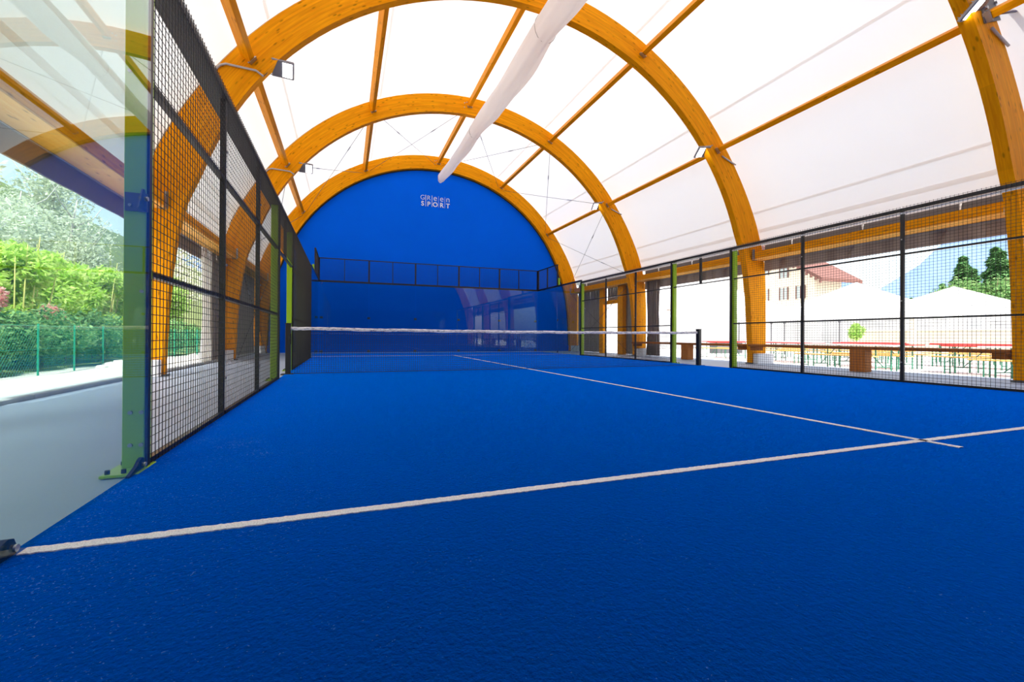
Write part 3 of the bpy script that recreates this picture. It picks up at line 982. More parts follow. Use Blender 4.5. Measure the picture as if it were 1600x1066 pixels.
q = MB(); q.tube([(-4.992, -7.008, .042), (-4.999, -7.008, .042)], .012, 14); part(q, 'bolt', steel_m, o)
q = MB(); q.box(-5.1, -5.014, -7.15, -6.975, -.004, .008); part(q, 'foot_plate', rubber_m, g1)
# clamp at the foot of the near post
q = MB(); q.prism([(-6.19, .0), (-6.02, .0), (-6.02, .07), (-6.04, .08), (-6.065, .074), (-6.11, .045), (-6.19, .02)], -5.013, -5.03, 0); o = part(q, 'glass_clamp', rubber_m, g1)
q = MB(); q.tube([(-4.992, -6.055, .045), (-4.999, -6.055, .045)], .011, 14); part(q, 'bolt', steel_m, o)
# tabs on the post
q = MB(); q.box(-5.115, -5.013, -6.012, -6.001, 1.43, 1.53); q.prism([(-6.115, 1.425), (-6.025, 1.425), (-6.025, 1.525), (-6.04, 1.545), (-6.065, 1.54)], -5.013, -5.02, 0); o = part(q, 'glass_clamp', dark_steel, g1)
q = MB(); q.tube([(-4.992, -6.055, 1.49), (-4.999, -6.055, 1.49)], .012, 14); q.tube([(-5.09, -6.013, 1.46), (-5.09, -6.02, 1.46)], .008, 10); part(q, 'bolt', steel_m, o)

def side_cage(s, sw, y0, y1, lab):
    pass
g2 = glass_run('y', -5.0, [(6.01, 8), (8, 10)], .015, 3.0, 'far left side glass wall beyond the net', -1)
g3 = glass_run('y', 5.0, [(6.01, 8), (8, 10)], .015, 3.0, 'far right side glass wall beyond the net', 1)
g4 = glass_run('x', 10.0, [(-5, -3), (-3, -1), (-1, 1), (1, 3), (3, 5)], .015, 3.0, 'five panel glass back wall in front of the blue end wall', 1)
g5 = glass_run('x', -10.0, [(-5, -3), (-3, -1), (-1, 1), (1, 3), (3, 5)], .015, 3.0, 'five panel glass back wall behind the camera', -1)
# clamps along joints of the far glass
for x in (-5, -3, -1, 1, 3, 5):
    for z in (.08, 1.5):
        q = MB(); q.cbox((min(4.9, max(-4.9, x)), 10.03, z), (.06, .014, .045), .006)
        part(q, 'glass_clamp', dark_steel, g4)
for s, g in ((-1, g2), (1, g3)):
    for y in (8,):
        for z in (.08, 1.5):
            q = MB(); q.cbox((s * 5.03, y, z), (.014, .05, .045), .006); part(q, 'glass_clamp', dark_steel, g)
    q = MB(); q.cbox((s * 5.05, 8, 1.46), (.03, .02, 1.46)); 
# frames behind the glass (thin green tinted posts carry the upper mesh)
# upper mesh on the back wall
def upper_back(y, lab, s=1):
    r = empty('mesh_screen', (0, y, 3)); tag(r, lab, 'fence')
    q = MB(); wires_x(q, y + .02, -5, 5, 3.05, 3.97); part(q, 'wire_mesh', wire_m, r, stuff=True)
    q = MB(); q.box(-5.03, 5.03, y, y + .05, 3.96, 3.995); part(q, 'top_rail', black_m, r)
    q = MB(); q.box(-5.03, 5.03, y - .01, y + .09, 2.985, 3.055); part(q, 'bottom_rail', black_m, r)
    for k in range(11):
        w = .03 if k % 2 == 0 else .014
        q = MB(); x = -5 + k; q.box(x - w, x + w, y + .005, y + .06, 3.05, 3.97); part(q, 'post', black_m, r)
    return r
upper_back(10.0, 'black mesh screen standing on top of the far glass back wall')
for s, sw in ((-1, 'left'), (1, 'right')):
    r = empty('mesh_screen', (s * 5.02, 9, 3)); tag(r, 'short black mesh screen above the far %s corner glass' % sw, 'fence')
    q = MB(); wires(q, s * 5.02, 8.02, 9.98, 3.05, 3.97, side=s, r=.0024); part(q, 'wire_mesh', wire_m, r, stuff=True)
    for z, h in ((3.98, .018), (3.02, .035)):
        q = MB(); q.box(min(s * 5.0, s * 5.06), max(s * 5.0, s * 5.06), 8, 10.05 if z > 3.5 else 10.05, z - h, z + h); part(q, 'rail', black_m, r)
    for y in (8.02, 9.0, 9.97):
        q = MB(); q.box(min(s * 5.0, s * 5.05), max(s * 5.0, s * 5.05), y - .022, y + .022, 3.05, 3.97); part(q, 'post', black_m, r)
    q = MB(); q.box(min(s * 5.0, s * 5.07), max(s * 5.0, s * 5.07), 6.0, 8.0, 2.985, 3.05); part(q, 'low_rail', black_m, r)
    # lime tip of the outer support
    q = MB(); q.cbox((s * 5.09, 8.0, 3.22), (.035, .05, .16), .01); part(q, 'support_tip', lime_m, r, label='lime green end of the support')

# ------------------------------------------------------------------ NET
r = empty('court_net', (0, 0, 0)); tag(r, 'black net with white top tape across the court between two posts', 'net')
def ntop(x): return .885 + .03 * (abs(x) / 5) ** 2 + .004 * sin(x * 4.1)
q = MB(); n = 226
for i in range(n + 1):
    x = -4.92 + 9.84 * i / n
    q.tube([(x, 0, .02), (x + .004 * sin(i), .004, ntop(x) - .05)], .0025, 4, False)
for k in range(21):
    f = k / 20
    q.tube([(-4.92 + 9.84 * j / 24, .003 * sin(j + k), .02 + (ntop(-4.92 + 9.84 * j / 24) - .06 - .02) * f) for j in range(25)], .0025, 4, False)
part(q, 'netting', wire_m, r, stuff=True)
q = MB(); vs = []; fs = []; n = 300
for i in range(n + 1):
    x = -4.95 + 9.9 * i / n
    t = ntop(x); w = .003 * sin(i * 1.7) + .003 * sin(i * .6)
    h = .062 + .004 * sin(i * .37)
    vs += [(x, -.012 + w, t - h), (x, -.016 + w, t - h * .5), (x, -.004, t + .002 * sin(i * .9)), (x, .012, t - h * .5), (x, .01, t - h)]
for i in range(n):
    a = 5 * i
    for k in range(4): fs.append((a + k, a + k + 1, a + 6 + k, a + 5 + k))
q.add(vs, fs)
def tape_mat():
    m, t, b_ = nt('wrinkled white net tape')
    tc = N(t, 'ShaderNodeTexCoord'); mp = N(t, 'ShaderNodeMapping'); mp.inputs['Scale'].default_value = (5, 30, 30)
    t.links.new(tc.outputs['Object'], mp.inputs[0])
    no = N(t, 'ShaderNodeTexNoise'); no.inputs['Scale'].default_value = 2.2; no.inputs['Detail'].default_value = 5; no.inputs['Roughness'].default_value = .7
    t.links.new(mp.outputs[0], no.inputs['Vector'])
    cr = N(t, 'ShaderNodeValToRGB'); cr.color_ramp.elements[0].position = .36; cr.color_ramp.elements[1].position = .5
    cr.color_ramp.elements[0].color = (.09, .1, .2, 1); cr.color_ramp.elements[1].color = (.85, .85, .87, 1)
    t.links.new(no.outputs[0], cr.inputs[0]); t.links.new(cr.outputs[0], b_.inputs['Base Color']); b_.inputs['Roughness'].default_value = .8
    return m
part(q, 'top_tape', tape_mat(), r, True)
q = MB(); q.tube([(-4.93, 0, .02), (0, -.004, .018), (4.93, 0, .02)], .006, 5); part(q, 'bottom_cord', wire_m, r)
for s in (-1, 1):
    q = MB(); q.cbox((s * 4.99, 0, .485), (.045, .055, .485), .006); pp = part(q, 'post', black_m, r)
    q = MB(); q.cbox((s * 4.99, 0, .975), (.052, .062, .006)); part(q, 'cap', black_m, pp)
    q = MB(); q.cbox((s * 5.0, 0, .012), (.11, .1, .006)); part(q, 'base_plate', black_m, pp)
q = MB(); q.cbox((-4.95, -.07, .68), (.02, .02, .1), .005); q.tube([(-4.95, -.08, .7), (-4.95, -.16, .66), (-4.95, -.17, .72)], .008, 6); part(q, 'winder', black_m, r)

# ------------------------------------------------------------------ TIMBER RAIL BENCHES on the right
for (y0, y1, lab, yb) in ((-4.8, .2, 'long brown timber rail on a block between the two nearest right arches', [-2.53]), (.38, 5.4, 'long brown timber rail on a block right of the net post', [2.6])):
    r = empty('timber_rail', (7.15, (y0 + y1) / 2, 0)); tag(r, lab, 'bench', 'timber rails between the right arches')
    q = MB(); q.cbox((7.2, (y0 + y1) / 2, .535), (.2, (y1 - y0) / 2, .035), .006); part(q, 'plank', wood_brown, r)
    for y in yb:
        q = MB()
        h = (.13, .15, .25)
        q.cbox((7.13, y, .25), h, .01)
        part(q, 'block', wood_brown_z, r)
    for y in (y0 + .1, y1 - .12):
        q = MB(); q.cbox((7.2, y, .45), (.16, .08, .055), .006); part(q, 'cleat', wood_brown, r)

# ------------------------------------------------------------------ OUTSIDE LEFT: chain fence, bushes, bamboo, boulders
XF = -12.3
def zg(x, y): return zl(x, y)
ROOTF = empty('garden_fence', (XF, 8, -.45)); tag(ROOTF, 'green chain link fence in front of the bushes outside on the left', 'fence')
posts = [6.84 + 1.72 * k for k in range(-6, 16)]
for y in posts:
    q = MB(); q.tube([(XF, y, zg(XF, y) - .1), (XF, y, 1.03)], .025, 8)
    p_ = part(q, 'post', fence_green, ROOTF)
q = MB()
zlo, zhi = -.42, .98
pitch = .1; H = zhi - zlo
y = posts[0]
while y < posts[-1]:
    q.tube([(XF, y, zlo), (XF, y + H * .7, zhi)], .002, 3, False)
    q.tube([(XF + .003, y + H * .7, zlo), (XF + .003, y, zhi)], .002, 3, False)
    y += pitch
part(q, 'chain_link', fence_green, ROOTF, stuff=True)
q = MB(); q.tube([(XF, posts[0], .98), (XF, posts[-1], .98)], .006, 5); q.tube([(XF, posts[0], .3), (XF, posts[-1], .3)], .004, 4); part(q, 'tension_wire', fence_green, ROOTF)

def foliage_mesh(name, n, lobes, size, mat, seed, elong=1.0, flat=0.0):
    rnd = random.Random(seed); vs = []; fs = []
    tot = sum(l[3] * l[3] for l in lobes)
    for (lx, ly, lz, lr, sx, sz) in [(l + (1.0, 1.0))[:6] if len(l) == 4 else l for l in lobes]:
        k = int(n * lr * lr / tot)
        for _ in range(k):
            u = rnd.uniform(-1, 1); a = rnd.uniform(0, 2 * pi); rr = lr * (rnd.random() ** .33) * rnd.uniform(.75, 1.08)
            s_ = sqrt(1 - u * u)
            c = Vector((lx + rr * s_ * cos(a) * sx, ly + rr * s_ * sin(a) * sx, lz + rr * u * sz))
            d = Vector((rnd.gauss(0, 1), rnd.gauss(0, 1), rnd.gauss(0, .8))).normalized()
            e = d.cross(Vector((rnd.gauss(0, 1), rnd.gauss(0, 1), rnd.gauss(0, 1)))).normalized()
            s0 = size * rnd.uniform(.6, 1.3)
            b_ = len(vs)
            vs += [tuple(c - d * s0 * elong), tuple(c + e * s0 * .42), tuple(c + d * s0 * elong), tuple(c - e * s0 * .42)]
            fs.append((b_, b_ + 1, b_ + 2, b_ + 3))
    me = bpy.data.meshes.new(name); me.from_pydata(vs, [], fs); me.materials.append(mat); me.update()
    return me
def lobes_round(seed, R, H, k):
    rnd = random.Random(seed); L = []
    for _ in range(k):
        a = rnd.uniform(0, 2 * pi); d = rnd.uniform(0, R * .65)
        L.append((d * cos(a), d * sin(a), rnd.uniform(H * .3, H * .85), rnd.uniform(.28, .5) * R))
    return L
def make_plant(name, cat, label, group, loc, crown_me, trunk, sc=1.0, rz=0.0, crown_loc=(0, 0, 0)):
    r = empty(name, loc); r.rotation_euler = (0, 0, rz); r.scale = (sc, sc, sc)
    tag(r, label, cat, group)
    c = bpy.data.objects.new('crown', crown_me); COL.objects.link(c); c.parent = r; c.location = crown_loc; c['kind'] = 'stuff'
    if trunk is not None:
        t = bpy.data.objects.new('trunk', trunk); COL.objects.link(t); t.parent = r
    return r
def trunk_mesh(h, r, mat, seed=1, branches=4, lean=.1):
    rnd = random.Random(seed); q = MB()
    pts = [(0, 0, -.2)] + [(lean * h * t * t + .03 * sin(t * 9), .02 * sin(t * 7), h * t) for t in (.25, .5, .75, 1)]
    q.tube(pts, [r, r * .85, r * .7, r * .5, r * .2], 7)
    for k in range(branches):
        t = rnd.uniform(.35, .85); a = rnd.uniform(0, 2 * pi); b0 = Vector((lean * h * t * t, 0, h * t)); L = h * .35
        q.tube([b0, b0 + Vector((cos(a) * L * .5, sin(a) * L * .5, L * .4)), b0 + Vector((cos(a) * L * .8, sin(a) * L * .8, L * .95))], [r * .4, r * .25, r * .08], 5)
    o = q.build('trunk', mat, None, True); me = o.data; bpy.data.objects.remove(o)
    return me
cr_bam = [foliage_mesh('bamboo_leaves', 6500, lobes_round(s, 1.5, 5.0, 16), .11, leaf_lime, s, 1.25) for s in (1, 2)]
cr_mid = [foliage_mesh('green_leaves', 6000, lobes_round(s, 1.6, 3.6, 14), .09, leaf_green, s) for s in (3, 4)]
cr_dark = [foliage_mesh('dark_leaves', 5000, lobes_round(s, 1.3, 1.9, 12), .08, leaf_dark, s) for s in (5, 6)]
cr_pale = [foliage_mesh('pale_leaves', 5000, lobes_round(s, 2.6, 6.0, 22), .12, leaf_pale, s) for s in (7, 8)]
cr_pink = foliage_mesh('pink_leaves', 2600, lobes_round(9, .95, 2.2, 9), .08, leaf_pink, 9)
bam_q = MB(); rnd = random.Random(3)
for k in range(8):
    a = rnd.uniform(0, 6.28); d = rnd.uniform(.1, .8); x, y = d * cos(a), d * sin(a); h = rnd.uniform(3.6, 5)
    bam_q.tube([(x, y, -.2), (x * 1.1, y * 1.1, h * .5), (x * 1.5, y * 1.5, h)], [.03, .026, .01], 6)
o = bam_q.build('cane', bamboo_m, None, True); bam_me = o.data; bpy.data.objects.remove(o)
tr_mid = trunk_mesh(3.0, .07, bark_m, 2); tr_pale = trunk_mesh(6.0, .11, pale_bark, 4, 7); tr_dark = trunk_mesh(1.4, .04, bark_m, 5)

rnd = random.Random(21)
def veg(name, cat, label, group, me, tr, x, y, sc):
    return make_plant(name, cat, label, group, (x, y, zg(x, y) - .05), me, tr, sc, rnd.uniform(0, 6.28))
k = 0
for y in [3.5, 5.2, 6.9, 8.4, 10.0, 11.6, 13.3, 15.2, 17.3, 19.8, 22.5, 26]:
    veg('dark_shrub', 'shrub', 'low dark green shrub behind the green garden fence', 'dark shrubs behind the garden fence', cr_dark[k % 2], tr_dark, -13.6 - rnd.uniform(0, .5), y + rnd.uniform(-.3, .3), rnd.uniform(.8, 1.05)); k += 1
for x, y, s in [(-15.2, 5.0, 1), (-15.4, 8.0, .95), (-15.0, 10.6, 1.0), (-15.6, 13.2, 1.05), (-15.3, 16.4, 1), (-15.8, 20, 1.1), (-16.4, 24.5, 1.15)]:
    veg('bamboo_clump', 'bamboo', 'tall yellow green bamboo clump behind the garden fence', 'bamboo clumps outside on the left', cr_bam[k % 2], bam_me, x, y, s * .98); k += 1
for x, y, s in [(-17.5, 6.5, 1.3), (-17.6, 11.8, 1.35), (-17.8, 15.2, 1.25), (-17.2, 18.5, 1.2), (-18.3, 22.5, 1.3), (-19.5, 9.5, 1.4), (-17, 28, 1.5)]:
    veg('green_tree', 'tree', 'bushy mid green tree behind the bamboo on the left slope', 'green trees on the left slope', cr_mid[k % 2], tr_mid, x, y, s); k += 1
for x, y, s in [(-19.5, 6.5, 1), (-18.8, 13, 1.0), (-20, 17, 1), (-21.5, 10, 1), (-22, 14.5, 1.05), (-21.8, 18.6, 1), (-22.5, 23.5, 1.1), (-25.5, 12, 1.1), (-26, 18, 1.15), (-26.5, 25, 1.2), (-31, 16, 1.3), (-31, 23, 1.3), (-32, 31, 1.4), (-24, 32, 1.2), (-36, 24, 1.4), (-38, 35, 1.6), (-29, 40, 1.5), (-21, 44, 1.5)]:
    veg('pale_tree', 'tree', 'sparse pale tree on the upper left hillside', 'pale trees on the upper left hillside', cr_pale[k % 2], tr_pale, x, y, s * 1.1); k += 1
for x, y, s, lab in [(-14.0, 7.6, .95, 'pink leaved bush at the left edge of the photo'), (-13.9, 10.5, .8, 'pink leaved bush behind the right garden fence posts'), (-13.6, 17.3, 1.0, 'pink leaved bush seen through the left fence mesh')]:
    o = veg('pink_bush', 'bush', lab, None, cr_pink, tr_dark, x, y, s); o.location.z += .75; k += 1
# boulders by the fence
for (x, y, z, s) in ((-12.05, 10.3, -.5, .22), (-11.95, 10.9, -.5, .18), (-12.1, 9.7, -.5, .15)):
    q = MB(); rr = random.Random(int(y * 10)); vs = []; fs = []; nu, nv = 10, 6
    for j in range(nv + 1):
        for i in range(nu):
            a = 2 * pi * i / nu; p = pi * j / nv; ra = s * (1 + .16 * sin(i * 2.1 + j) + .1 * rr.uniform(-1, 1) * sin(p))
            vs.append((x + ra * sin(p) * cos(a) * 1.3, y + ra * sin(p) * sin(a) * 1.1, z + ra * .7 * cos(p) + s * .3))
    for j in range(nv):
        for i in range(nu):
            fs.append((j * nu + i, j * nu + (i + 1) % nu, (j + 1) * nu + (i + 1) % nu, (j + 1) * nu + i))
    q.add(vs, fs); o = q.build('boulder', rock_m)
    tag(o, {.22: 'largest pale boulder at the foot of the garden fence', .18: 'pale boulder right of the largest one by the garden fence', .15: 'smallest pale boulder left of the others by the garden fence'}[s], 'rock')

# ------------------------------------------------------------------ OUTSIDE RIGHT
GZ = -.2
# marquee tents with four-sided pitched roofs
def tent(cx, cy, half, eave, peak, rz, label):
    r = empty('marquee_tent', (cx, cy, GZ)); r.rotation_euler = (0, 0, rz)
    tag(r, label, 'tent', 'white marquee tents in the beer garden')
    def loc(mb, nm, mat, sm=False):
        o = mb.build(nm, mat, None, sm); o.parent = r; return o
    q = MB(); vs = []; fs = []; n = 10
    H = [half, half]
    # gently concave pyramid with thickness
    rings = []
    for j in range(n + 1):
        t = j / n; w = half * (1 - t) + .02; z = eave - GZ + (peak - eave) * (t ** 1.12)
        for (a, c) in ((-w, -w), (w, -w), (w, w), (-w, w)): vs.append((a, c, z))
    for j in range(n):
        for i in range(4): fs.append((4 * j + i, 4 * j + (i + 1) % 4, 4 * j + 4 + (i + 1) % 4, 4 * j + 4 + i))
    fs.append((4 * n, 4 * n + 1, 4 * n + 2, 4 * n + 3))
    q.add(vs, fs); loc(q, 'canopy', tent_m)
    for i, (a, c, e, f) in enumerate(((-1, -1, 1, -1), (1, -1, 1, 1), (1, 1, -1, 1), (-1, 1, -1, -1))):
        q = MB(); p0 = Vector((a * half, c * half, 0)); p1 = Vector((e * half, f * half, 0)); z1 = eave - GZ; z0 = z1 - .3
        nrm = Vector((p1.y - p0.y, p0.x - p1.x, 0)).normalized() * .01
        q.add([p0 + Vector((0, 0, z0)), p1 + Vector((0, 0, z0)), p1 + Vector((0, 0, z1)), p0 + Vector((0, 0, z1)), p0 + nrm + Vector((0, 0, z0)), p1 + nrm + Vector((0, 0, z0)), p1 + nrm + Vector((0, 0, z1)), p0 + nrm + Vector((0, 0, z1))],
              [(0, 1, 2, 3), (7, 6, 5, 4), (0, 4, 5, 1), (3, 2, 6, 7)])
        loc(q, 'valance', tent_m)
    for hx in ((half * .97, half * .985, -half * .97, half * .97), (-half * .97, half * .97, half * .97, half * .985)):
        q = MB(); q.box(*hx, .02, eave - GZ - .02); loc(q, 'side_wall', tent_m)
    for a, c in ((-1, -1), (1, -1), (1, 1), (-1, 1)):
        q = MB(); q.tube([(a * half * .99, c * half * .99, 0), (a * half * .99, c * half * .99, eave - GZ)], .05, 8); loc(q, 'pole', white_m)
tent(30.5, 11.0, 4.3, 2.35, 4.75, .1, 'white marquee tent in front of the chalet roof end')
tent(37.0, 8.7, 4.6, 2.35, 4.5, .1, 'white marquee tent beside the evergreen trees')
tent(26.0, 17.5, 4.4, 2.4, 4.9, .1, 'white marquee tent left of the chalet windows')
tent(44.5, 4.2, 4.6, 2.35, 4.4, .1, 'white marquee tent behind the nearest right arch')

# long white rendered building closing the view on the left of the tents
r = empty('white_building', (25, 34, GZ)); tag(r, 'white rendered building behind the open right bay next to the net', 'building')
q = MB(); q.cbox((25, 34, 4.3), (16, 4, 4.5), .02); part(q, 'wall', white_m, r)
q = MB(); q.prism([(29.6, 8.8), (34, 11.2), (38.4, 8.8), (38.4, 8.6), (29.6, 8.6)], 8.6, 41.4, 0); part(q, 'roof', white_m, r)
for k in range(5):
    q = MB(); q.cbox((13 + k * 4.6, 29.95, 3.9), (.7, .06, .9)); w = part(q, 'window', chalet_wall, r)
    q = MB(); q.cbox((13 + k * 4.6, 29.88, 3.9), (.04, .03, .9)); q.cbox((13 + k * 4.6, 29.88, 3.9), (.7, .03, .03)); part(q, 'glazing_bar', roof_brown, w)

# chalet with brown tiled roof
r = empty('chalet', (44, 26, GZ)); r.rotation_euler = (0, 0, 0); tag(r, 'cream chalet with a brown overhanging roof above the marquee tents', 'house')
q = MB(); q.prism([(21.0, GZ), (31.2, GZ), (31.2, 7.7), (26.5, 11.0), (21.0, 7.2)], 41.5, 45.5, 0); part(q, 'wall', chalet_wall, r)
q = MB(); q.prism([(19.6, 6.4), (19.6, 6.75), (26.5, 11.6), (31.5, 8.0), (31.5, 7.65), (26.5, 11.2)], 40.3, 46.4, 0); rf = part(q, 'roof', roof_brown, r)
for k in range(16):
    t = k / 15; y = 19.7 + 6.6 * t; z = 6.5 + 4.6 * t
    q = MB(); q.cbox((40.25, y, z - .12), (.1, .07, .14)); part(q, 'rafter_end', roof_brown, r)
for (y, z) in ((22.4, 5.6), (24.2, 5.6), (26.4, 5.6), (28.6, 5.6), (24.2, 8), (26.4, 8.6)):
    q = MB(); q.cbox((41.45, y, z), (.05, .45, .65)); w = part(q, 'window', basic('dim window glass', (.4, .46, .44), .2) if 'dim window glass' not in bpy.data.materials else bpy.data.materials['dim window glass'], r)
    q = MB(); q.cbox((41.38, y, z), (.02, .035, .65)); q.cbox((41.38, y - .45, z), (.03, .05, .7)); q.cbox((41.38, y + .45, z), (.03, .05, .7)); part(q, 'window_frame', roof_brown, w)

# mountains
def mountain(pts, x0, depth, label_n):
    q = MB(); vs = []; fs = []; n = len(pts)
    rnd = random.Random(11)
    for j in range(6):
        for i, (x, y, z) in enumerate(pts):
            t = j / 5
            vs.append((x - 40 * (1 - t) + rnd.uniform(-2, 2), y + rnd.uniform(-2, 2), GZ - 2 + (z - GZ) * t ** 1.2 + (rnd.uniform(-1.5, 1.5) if 0 < j < 5 else 0)))
    for j in range(5):
        for i in range(n - 1): fs.append((j * n + i, j * n + i + 1, (j + 1) * n + i + 1, (j + 1) * n + i))
    q.add(vs, fs)
    o = q.build('mountain', mtn_m, None, True); tag(o, kind='structure'); return o
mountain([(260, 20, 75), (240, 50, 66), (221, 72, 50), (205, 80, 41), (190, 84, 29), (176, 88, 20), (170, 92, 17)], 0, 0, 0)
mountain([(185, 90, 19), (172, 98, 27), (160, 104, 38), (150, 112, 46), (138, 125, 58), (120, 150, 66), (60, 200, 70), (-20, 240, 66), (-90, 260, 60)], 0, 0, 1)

# evergreen trees
def fir_mesh(seed, H, R, n):
    rnd = random.Random(seed); vs = []; fs = []
    for _ in range(n):
        t = rnd.random() ** .8; z = H * (1 - t) ; rr = R * (t * .9 + .06) * (0.75 + .25 * sin(z * 5.5)) * rnd.uniform(.5, 1.05); a = rnd.uniform(0, 2 * pi)
        c = Vector((rr * cos(a), rr * sin(a), z - rr * .22))
        d = Vector((cos(a), sin(a), -.35 + rnd.uniform(-.3, .3))).normalized(); e = Vector((-sin(a), cos(a), rnd.uniform(-.4, .4)))
        s0 = rnd.uniform(.16, .34); b_ = len(vs)
        vs += [tuple(c - d * s0), tuple(c + e * s0 * .5), tuple(c + d * s0), tuple(c - e * s0 * .5)]; fs.append((b_, b_ + 1, b_ + 2, b_ + 3))
    me = bpy.data.meshes.new('fir_needles'); me.from_pydata(vs, [], fs); me.materials.append(leaf_fir); me.update(); return me
firs = [fir_mesh(s, 9.5, 3.3, 9000) for s in (1, 2)]
fir_tr = trunk_mesh(9, .16, bark_m, 3, 0, 0)
rnd = random.Random(8)
for i, (x, y, s) in enumerate([(62.5, 20.6, .75), (64.5, 19.8, 1.0), (63.5, 18.4, .9), (66, 17.2, 1.1), (69, 15.4, 1.2), (72, 13.8, 1.25), (66.5, 20.5, 1.1), (67.5, 18.2, 1.05), (69.5, 19, 1.2), (70.5, 16.8, 1.15), (73, 17.5, 1.3), (74.5, 15, 1.2), (78, 16, 1.35), (61.5, 23, .6), (77, 12.5, 1.2), (81, 10, 1.3)]):
    make_plant('evergreen_tree', 'tree', 'evergreen tree behind the marquee tents', 'evergreen trees behind the marquee tents', (x, y, GZ), firs[i % 2], fir_tr, s * 1.05, rnd.uniform(0, 6))

cr_wood = foliage_mesh('woodland_leaves', 6500, lobes_round(14, 1.6, 3.6, 15), .08, leaf_wood, 14)
for i, (x, y, sc_) in enumerate([(59.3, 19.7, 1.5), (60.3, 18.5, 1.6), (61, 17.4, 1.75), (61.8, 16.2, 1.7), (62.6, 15.0, 1.9), (63.2, 13.8, 2.0)]):
    make_plant('broadleaf_tree', 'tree', 'bushy green tree in front of the evergreens', 'bushy trees in front of the evergreens', (x, y, GZ), cr_wood, tr_mid, sc_ * 1.15 + .15, i * 1.3)
# small potted-looking tree, poles
cr_small = foliage_mesh('small_tree_leaves', 1600, [(0, 0, 1.35, .42), (.12, .1, 1.6, .25), (-.1, 0, 1.1, .3)], .06, leaf_green, 31)
make_plant('young_tree', 'tree', 'small round green tree in front of the cream garden wall', None, (23.6, 7.03, GZ), cr_small, trunk_mesh(1.2, .03, bark_m, 6, 2, 0), 1.0)
for i, (x, y, h, lab) in enumerate(((22.7, 7.35, 1.85, 'slim dark lamp pole beside the small round tree'), (17.25, 9.2, 1.7, 'slim dark pole left of the third arch leg'), (19.0, 8.6, 1.75, 'slim dark pole right of the third arch leg'), (19.7, 8.35, 1.75, 'second slim dark pole right of the third arch leg'))):
    r = empty('garden_pole', (x, y, GZ)); tag(r, lab, 'pole')
    q = MB(); q.tube([(x, y, GZ), (x, y, GZ + h)], .03, 8); part(q, 'pole', dark_steel, r)
    q = MB(); q.tube([(x, y, GZ + h), (x, y, GZ + h + .05), (x, y, GZ + h + .14)], [.03, .07, .03], 8); part(q, 'lamp_head', dark_steel, r)
q = MB(); q.cbox((24.1, 4.73, .8), (.09, .09, 1.0), .01); o = q.build('timber_post', wall_cream); tag(o, 'cream square post in front of the cream garden wall', 'post')

# low cream garden wall behind the tables
b = MB(); b.cbox((25.4, 3.0, .5), (.2, 5.4, .7), .03)
o = b.build('garden_wall', wall_cream); tag(o, 'low cream garden wall behind the beer tables', 'wall')
b = MB(); b.cbox((25.4, 3.0, 1.24), (.26, 5.45, .04)); part(b, 'coping', white_m, o)

# beer tables and benches
def table_set(x, y, rz, top_m, lab, L=1.1):
    r = empty('beer_table', (x, y, GZ)); r.rotation_euler = (0, 0, rz); tag(r, lab, 'table')
    def loc(mb, nm, mat):
        o = mb.build(nm, mat); o.parent = r; return o
    q = MB(); q.cbox((0, 0, .76), (L, .33, .018), .006); loc(q, 'tabletop', top_m)
    for s in (-1, 1):
        q = MB()
        q.tube([(s * L * .75, -.28, 0), (s * L * .75, -.28, .74)], .018, 6); q.tube([(s * L * .75, .28, 0), (s * L * .75, .28, .74)], .018, 6)
        q.tube([(s * L * .75, -.28, .15), (s * L * .75, .28, .15)], .014, 6); q.tube([(s * L * .75, 0, .15), (s * L * .3, 0, .73)], .012, 6)
        loc(q, 'leg', green_m)
    return r
def bench(x, y, rz, lab, L=1.1):
    r = empty('beer_bench', (x, y, GZ)); r.rotation_euler = (0, 0, rz); tag(r, lab, 'bench', 'beer garden benches')
    def loc(mb, nm, mat):
        o = mb.build(nm, mat); o.parent = r; return o
    q = MB(); q.cbox((0, 0, .46), (L, .125, .016), .005); loc(q, 'seat', yel_m)
    for s in (-1, 1):
        q = MB(); q.tube([(s * L * .75, -.1, 0), (s * L * .75, -.1, .45)], .016, 6); q.tube([(s * L * .75, .1, 0), (s * L * .75, .1, .45)], .016, 6); q.tube([(s * L * .75, -.1, .12), (s * L * .75, .1, .12)], .012, 6)
        loc(q, 'leg', green_m)
    return r
tabs = [(12.3, -2.9, red_m, 'red'), (12.6, .2, red_m, 'red'), (12.9, 3.2, red_m, 'red'), (13.1, 6.4, red_m, 'red'), (15.9, -1.0, red_m, 'red'), (16.3, 2.4, red_m, 'red'), (16.6, 5.6, white_m, 'white'),
        (10.4, -.4, white_m, 'white'), (10.9, -4.2, white_m, 'white'), (14.2, -4.0, white_m, 'white'), (19.4, .6, red_m, 'red'), (19.8, 4.2, red_m, 'red')]
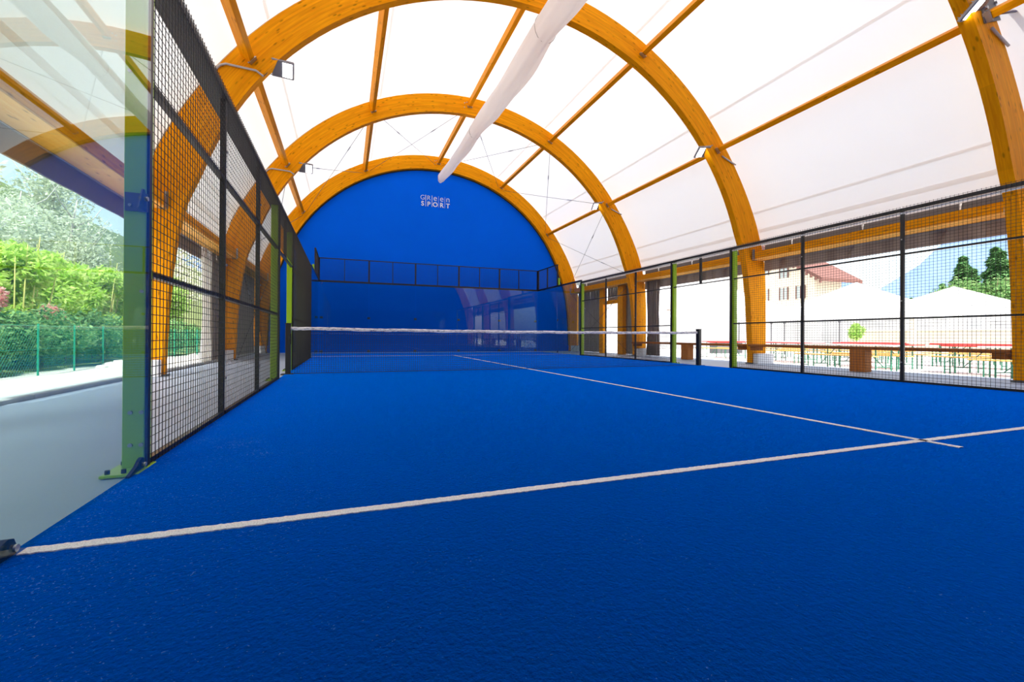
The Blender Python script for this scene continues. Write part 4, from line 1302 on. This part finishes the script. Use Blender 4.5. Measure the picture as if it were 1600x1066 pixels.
desc = ['behind the nearest fence bay', 'behind the timber block', 'behind the middle right fence', 'behind the door opening',
        'third row, by the arch', 'below the small round tree', 'beside the dark poles', 'just behind the timber rail', 'closest to the nearest arch', 'right of the timber block', 'in the back row, right', 'in the back row, left']
for (x, y, m_, cn), ds in zip(tabs, desc):
    rz = 1.45
    table_set(x, y, rz, m_, 'long %s topped beer table %s' % (cn, ds), 1.2)
    for s, sn in ((-1, 'near'), (1, 'far')):
        bench(x + s * .62 * 1.0, y - s * .08, rz, 'yellow bench on the %s side of the beer table %s' % (sn, ds), 1.15)
# parked white van-like service counter replaced by a red roofed serving kiosk seen by the net post
r = empty('serving_counter', (19, 12.5, GZ)); tag(r, 'grey serving counter with a red top beyond the net post', 'counter')
q = MB(); q.cbox((18.2, 10.9, .12), (1.0, .3, .32), .01); part(q, 'body', dark_steel, r)
q = MB(); q.cbox((18.2, 10.9, .5), (1.1, .38, .05), .01); part(q, 'worktop', red_m, r)

# ------------------------------------------------------------------ labels of look-alikes: their place in the row as the camera sees it
ORD = ['first', 'second', 'third', 'fourth', 'fifth', 'sixth', 'seventh', 'eighth', 'ninth', 'tenth', 'eleventh', 'twelfth', 'thirteenth', 'fourteenth', 'fifteenth', 'sixteenth', 'seventeenth', 'eighteenth', 'nineteenth', 'twentieth']
def px(o):
    v = Vector(o.location) - Vector((CX, CY, CZ))
    return v.dot(r2) / max(.01, v.dot(fw))
for g, base in (('evergreen trees behind the marquee tents', 'evergreen tree behind the marquee tents'), ('pale trees on the upper left hillside', 'sparse pale tree on the upper left hillside'),
                ('dark shrubs behind the garden fence', 'low dark green shrub behind the garden fence'), ('bamboo clumps outside on the left', 'tall yellow green bamboo clump on the left'),
                ('green trees on the left slope', 'bushy mid green tree behind the bamboo'), ('bushy trees in front of the evergreens', 'bushy tree in front of the evergreens')):
    L = sorted([o for o in bpy.data.objects if o.get('group') == g], key=px)
    for i, o in enumerate(L): o['label'] = '%s, %s from the left' % (base, ORD[i])
